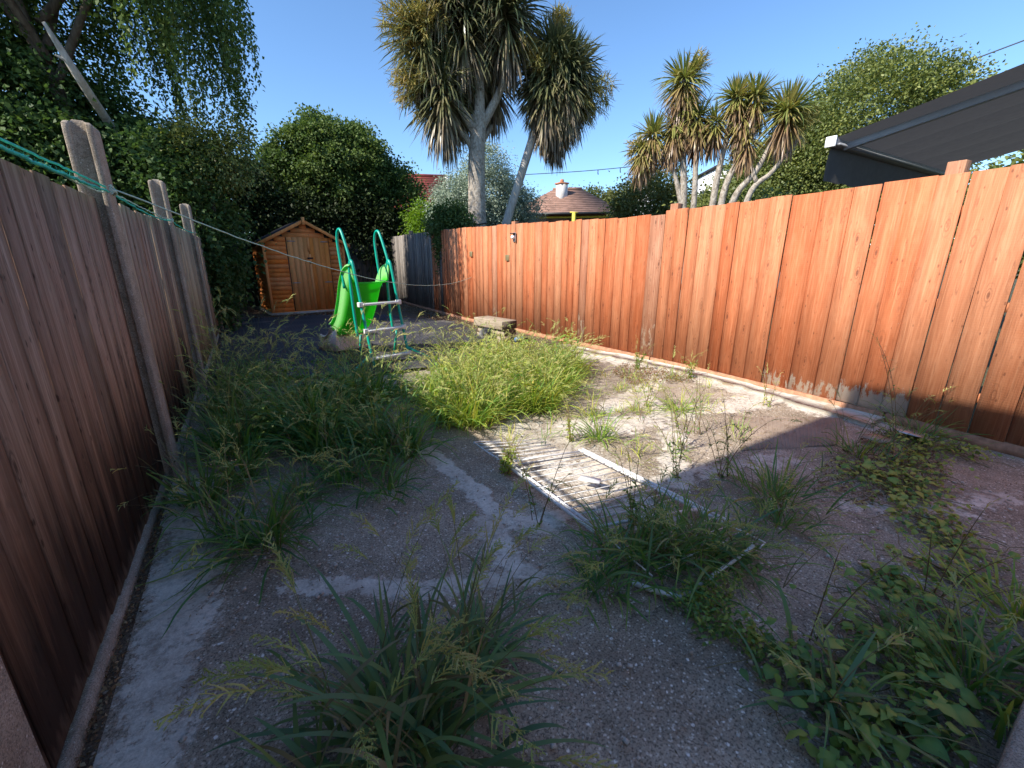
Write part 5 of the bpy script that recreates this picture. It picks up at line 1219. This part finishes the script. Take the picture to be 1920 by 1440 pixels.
tuft('thin grass tuft at the mat corner in the house shadow', (3.95, 1.20), 130, (.12, .34), .007, 1.1, 6, .11, .50, (M_grass, None), (.4, 1.45), 'grass_tuft', wide=.09)
tuft('green grass tuft against the orange fence foot in shade', (4.72, 1.08), 180, (.14, .36), .0075, 1.0, 5, .11, .44, (M_grass, None), (.4, 1.45), 'grass_tuft', wide=.12)
tuft('green grass tuft at the lower right by the kerb stone', (2.05, .16), 200, (.12, .34), .008, 1.1, 3, .10, .34, (M_grass, None), (.4, 1.45), 'grass_tuft', wide=.10, big=4)
tuft('yellowing grass tuft at the right edge among creeping leaves', (2.62, .12), 170, (.12, .34), .007, 1.0, 4, .10, .36, (M_grass_y, None), (.5, 1.45), 'grass_tuft', wide=.10)
tuft('lush grass tuft rising behind the bottom right leaves', (1.95, .08), 90, (.16, .36), .009, 1.0, 4, .10, .36, (M_grass, None), (.6, 1.5), 'grass_tuft', wide=.09, big=4)
tuft('coarse grass tuft in front of the broad leaves at the bottom right', (1.52, .38), 70, (.12, .30), .011, 1.1, 3, .10, .30, (M_blade, None), (.4, 1.4), 'grass_tuft', wide=.09, big=8)
# single tall weeds with bare dark stalks
def stalk_weed(label, c, stems, h, lean=(0, 6.28), leafy=20, m=None, headm=None, hl=.10, red=0.):
    t = thing('tall_weed', label, 'weed', (c[0], c[1], .012)); n = stems; a = Acc()
    base = np.stack([rng.normal(0, .02, n), rng.normal(0, .02, n), np.zeros(n)], -1); an = U(*lean, n); el = U(1.2, 1.5, n); be = U(.05, .5, n); ln = h * U(.7, 1.1, n)
    for ro in (0, 1.57):
        p, d = ribbon_paths(base, an, el, be, ln, 8, 1.5)
    for i in range(n): tube(a, p[i], np.linspace(.0028, .0014, 9), 5, T=.15 + red)
    mk('stems', a, M_stem, t, kind='stuff'); a = Acc(); heads(a, p[:, -1], d[:, -1], hl * U(.7, 1.4, n), 7, .03, .005, 0, (0, .5)); 
    k = n * 3; i = np.repeat(np.arange(n), 3); st = p[i, rng.integers(4, 8, k)]; heads(a, st, unit(rng.normal(size=(k, 3)) * .6 + np.array([0, 0, .8])), hl * U(.4, .8, k), 5, .026, .005, 0, (0, .5))
    mk('seed_heads', a, headm or M_head, t, kind='stuff')
    if leafy:
        k = leafy * n; i = rng.integers(0, n, k); j = rng.integers(0, 6, k); P = p[i, j]; D = unit(rng.normal(size=(k, 3)) + np.array([0, 0, .3])); a = Acc()
        leaves(a, P, D, U(.02, .05, k), U(.008, .016, k), U(.1, .9, k)); mk('leaves', a, m or M_grass, t, kind='stuff')
stalk_weed('tall thin dark stalked weed standing in the sun beside the airer rail', (2.42, 1.72), 5, .62, leafy=14)
stalk_weed('cluster of bare dark stalks near the far end of the rubber mat', (3.25, 2.15), 4, .62, leafy=5)
stalk_weed('bushy little upright weed at the top left corner of the airer', (1.42, 2.42), 7, .30, leafy=34, m=M_grass_y)
stalk_weed('tall arching grass stalk leaning in front of the orange fence', (4.10, 1.02), 2, .85, (1.0, 2.2), leafy=5)
stalk_weed('thin seeding stalks at the dark slab left of the airer', (1.28, 1.78), 4, .50, leafy=8)
stalk_weed('wiry stalks by the near corner of the airer frame', (1.70, 1.45), 5, .46, leafy=18)
stalk_weed('slender pair of stalks in the middle of the sunlit slabs', (3.05, 2.62), 3, .50, leafy=6)
stalk_weed('thin weed stalks against the mortar at the orange fence foot', (4.55, 2.25), 3, .34, leafy=16, m=M_grass_y)
stalk_weed('leafy upright weed on the mortar strip below the bleached fence board', (4.82, 3.4), 4, .34, leafy=40, m=M_lime)
stalk_weed('leafy weed at the fence foot right of the sunlit grass', (4.6, 4.1), 5, .36, leafy=50, m=M_lime)
stalk_weed('sprawling seeding weed between the airer and the rubber mat', (2.85, 2.0), 6, .44, leafy=10)
stalk_weed('low bushy seeding weed at the sunlit end of the airer rail', (2.2, 2.62), 7, .34, leafy=14, m=M_grass_y)
stalk_weed('seeding stalks beside the flat sunlit grass tuft', (3.45, 2.9), 5, .42, leafy=8)
stalk_weed('dark seeding stalks on the shadow line right of the airer', (2.72, 1.55), 6, .52, leafy=10)
stalk_weed('lone stalk with a dark head by the lower right leaves', (1.75, .52), 2, .5, leafy=6)
stalk_weed('long thin stems leaning over the bottom right leaves', (2.5, .38), 3, .5, leafy=8)
# low mats of weed
def lowmat(name, label, poly, n, L, W, m, h=.05, cat='weed'):
    C = scatter(poly, n); P = np.stack([C[:, 0], C[:, 1], .014 + h * rng.random(n) ** 1.7], -1); D = unit(rng.normal(size=(n, 3)) * np.array([1, 1, .5]) + np.array([0, 0, .25]))
    a = Acc(); leaves(a, P, D, L * U(.6, 1.3, n), W * U(.6, 1.3, n), U(0, 1, n)); o = mk(name, a, m); tag(o, label, cat, kind='stuff'); return o
lowmat('low_weed', 'reddish low weed along the mortar of the orange fence', [(3.9, 3.5), (4.3, 3.4), (4.75, 3.2), (4.85, 3.7), (4.6, 4.4), (4.1, 4.1)], 1500, .028, .013, M_redweed)
lowmat('low_weed', 'small dark creeping weed trailing over the concrete below the airer leg', [(1.40, .98), (1.66, .95), (1.72, .84), (1.58, .78), (1.60, .66), (1.50, .52), (1.44, .60), (1.46, .72), (1.34, .76), (1.42, .86)], 1000, .026, .013, M_broad, .10)
lowmat('low_weed', 'dry brown weed litter on the soil by the mat', [(3.0, 1.15), (3.8, 1.3), (4.7, 1.35), (4.9, 1.0), (4.0, .7), (3.1, .85)], 1800, .03, .01, M_litter, .03)
lowmat('leaf_litter', 'dry brown leaf litter in front of the shed', [(-.5, 12.4), (.3, 13.1), (2.2, 13.3), (2.4, 12.6), (2.0, 12.7), (.4, 12.8)], 900, .06, .035, M_litter, .04, 'leaf litter')
lowmat('leaf_litter', 'dry litter along the foot of the far right fence', [(3.4, 7.6), (4.6, 8.0), (4.7, 14), (3.9, 14), (4.0, 10.0)], 1600, .05, .025, M_litter, .03, 'leaf litter')
lowmat('leaf_litter', 'crumbs and dry leaves in the gutter under the left fence', [(-.67, .6), (-.61, .6), (-.60, 3.3), (-.66, 3.3)], 900, .018, .010, M_litter, .02, 'leaf litter')
lowmat('leaf_litter', 'straw and dead stems strewn over the sunlit slabs', [(1.6, 1.6), (1.7, 3.0), (3.4, 3.6), (4.6, 3.0), (4.7, 1.8), (3.0, 1.5)], 1500, .045, .004, M_litter, .012, 'leaf litter')
lowmat('leaf_litter', 'dead grass bits and crumbs scattered on the shaded foreground concrete', [(-.45, .8), (-.45, 3.1), (1.0, 3.0), (1.3, 1.6), (3.0, 1.2), (4.4, .9), (4.4, -.2), (.5, .5)], 1500, .022, .004, M_litter, .006, 'leaf litter')
n = 900; C = scatter([(-.4, .2), (-.4, 3.0), (3.0, 1.5), (4.2, 1.0), (4.2, -.5), (1.0, -.5)], n)
a = Acc()
for (x, y) in C:
    r = random.choice([.003, .004, .005, .008]); M = Matrix.Translation((x, y, .015)) @ Matrix.Rotation(random.uniform(0, 3), 4, 'Z')
    box(a, -r, r * 1.3, -r, r * .8, 0, r, M=M)
o = mk('grit', a, M_fillet); tag(o, 'loose pale grit scattered over the dark concrete', 'grit', kind='stuff')

# broad leaved plants: every leaf its own piece
def leaf_mesh(kind):
    """heart or oval leaf with a fold along the midrib and a drooping tip; unit length along +x"""
    out = [(0, .0), (.02, .20), (.12, .36), (.32, .44), (.55, .40), (.78, .24), (1., 0)] if kind == 0 else [(0, .0), (.1, .12), (.25, .24), (.45, .29), (.68, .24), (.86, .13), (1., 0)]
    if kind == 2: out = [(0, 0), (.0, .16), (.14, .34), (.30, .30), (.48, .38), (.70, .20), (1, 0)]
    V = []; F = []
    for i, (x, w) in enumerate(out):
        zc = .12 * math.sin(x * 2.4) - (.30 + .12 * kind) * x * x; b = .045 * math.sin(i * 2.3 + kind)
        V += [(x - .10 * (w > .3) * (x < .2), w, zc + .10 * w + b), (x, 0, zc), (x - .10 * (w > .3) * (x < .2), -w, zc + .10 * w - b)]
    for i in range(len(out) - 1):
        p = i * 3; F += [[p, p + 1, p + 4, p + 3], [p + 1, p + 2, p + 5, p + 4]]
    return V, F
LM = []; LT = [leaf_mesh(k) for k in range(3)]
for k in range(3):
    for tnt in (.05, .3, .5, .7, .95):
        V, F = leaf_mesh(k); LM.append(mesh_data('leaf', Acc().add(V, F, np.clip(tnt + np.tile([.08, -.22, -.02], len(V) // 3), 0, 1)), M_broad, smooth=True))
def broad_plant(label, c, n, size, r, h, dens=0, shapes=(0, 1, 2), z=.014, tone=None):
    t = thing('broad_leaved_weed', label, 'weed', (c[0], c[1], z)); a = Acc()
    for i in range(n):
        an = random.uniform(0, 6.283); rr = r * math.sqrt(random.random()); hh = h * random.uniform(.3, 1) * (1 - .4 * rr / max(r, .01))
        p = Vector((rr * math.cos(an), rr * math.sin(an), hh + .01)); s = size * random.uniform(.6, 1.25)
        me = LM[random.choice(shapes) * 5 + (random.randrange(5) if tone is None else min(4, max(0, int(random.gauss(tone, 1)))))]
        o = link('leaf', me, t, p, (random.gauss(0, .3), random.gauss(-.05, .3), an + random.gauss(0, .7))); o.scale = (s, s, s)
        tube(a, [(0, 0, .0), (p.x * .5, p.y * .5, hh * .7), tuple(p)], .0018, 4, T=.6)
    for q in range(5):
        an = random.uniform(0, 6.283); pts = [(0, 0, .012)]
        for w_ in range(5): an += random.gauss(0, .4); pts.append((pts[-1][0] + .07 * math.cos(an), pts[-1][1] + .07 * math.sin(an), .008 + .015 * random.random()))
        tube(a, spline(pts, 15), .0022, 4, T=.3)
    mk('stalks', a, M_stem, t, kind='stuff')
    if dens:
        b = Acc(); P = np.stack([rng.normal(0, r * .6, dens), rng.normal(0, r * .6, dens), U(.0, h * .6, dens)], -1)
        for q in range(dens):
            V, F = LT[random.choice(shapes)]; sz = size * random.uniform(.45, .85); an = random.uniform(0, 6.283)
            Rm = np.array(Matrix.Rotation(an, 3, 'Z') @ Matrix.Rotation(random.gauss(0, .35), 3, 'Y') @ Matrix.Rotation(random.gauss(0, .35), 3, 'X'))
            b.add((np.array(V) * sz) @ Rm.T + P[q], F, min(1, max(0, random.gauss(.25 * (tone or 2), .25))))
        mk('small_leaves', b, M_broad, t, kind='stuff', smooth=True)
bp = [((1.42, .28), 15, .085, .12, .10, 'broad leaved weed nearest the bottom edge, left of the other leaves'), ((1.62, .22), 18, .09, .14, .14, 'leafy weed with large leaves at the bottom right beside the coarse grass'),
      ((1.85, .30), 18, .085, .15, .14, 'dense leafy weed in the middle of the bottom right patch'), ((1.58, .52), 12, .085, .13, .08, 'weed with flat heart leaves creeping onto dark concrete'),
      ((2.05, .38), 16, .08, .15, .12, 'leafy weed above the bottom right patch edge'), ((2.3, .26), 16, .075, .15, .12, 'leafy weed left of the yellowing grass tuft'),
      ((2.42, .50), 10, .08, .12, .05, 'pair of flat leaves lying out on the concrete at the right'), ((2.75, .38), 14, .075, .16, .06, 'flat creeping leaves at the right edge above the yellowing grass'),
      ((3.05, .42), 16, .075, .17, .06, 'creeping leaves running along the right edge of the concrete'), ((3.25, .62), 16, .08, .17, .06, 'pale creeping leaves in the bend of the right hand trail'),
      ((3.5, .78), 18, .085, .18, .06, 'creeping leaves midway along the trail to the orange fence'), ((3.75, .82), 18, .085, .18, .06, 'yellow green creeping leaves near the orange fence'),
      ((3.6, 1.0), 14, .085, .17, .06, 'creeping leaves at the upper end of the trail near the soil'), ((4.05, .92), 18, .08, .18, .08, 'creeping leaves on the soil at the fence end of the trail'),
      ((4.35, .98), 16, .075, .17, .14, 'taller leafy weed beside the broken slate'), ((4.7, .82), 14, .075, .16, .14, 'leafy weed tucked under the orange fence in shade'),
      ((1.93, .98), 5, .075, .12, .10, 'few round leaves rising through the airer grass')]
for c, n, s, r, h, lb in bp: broad_plant(lb, c, n, s * (.74 if c[0] < 2.6 else .60), r * 1.15, h, 75 if c[0] < 2.6 else 115, (0, 2) if c[0] > 2.4 else (0, 1, 2), tone=1.1 if c[0] > 2.6 else 2.4)
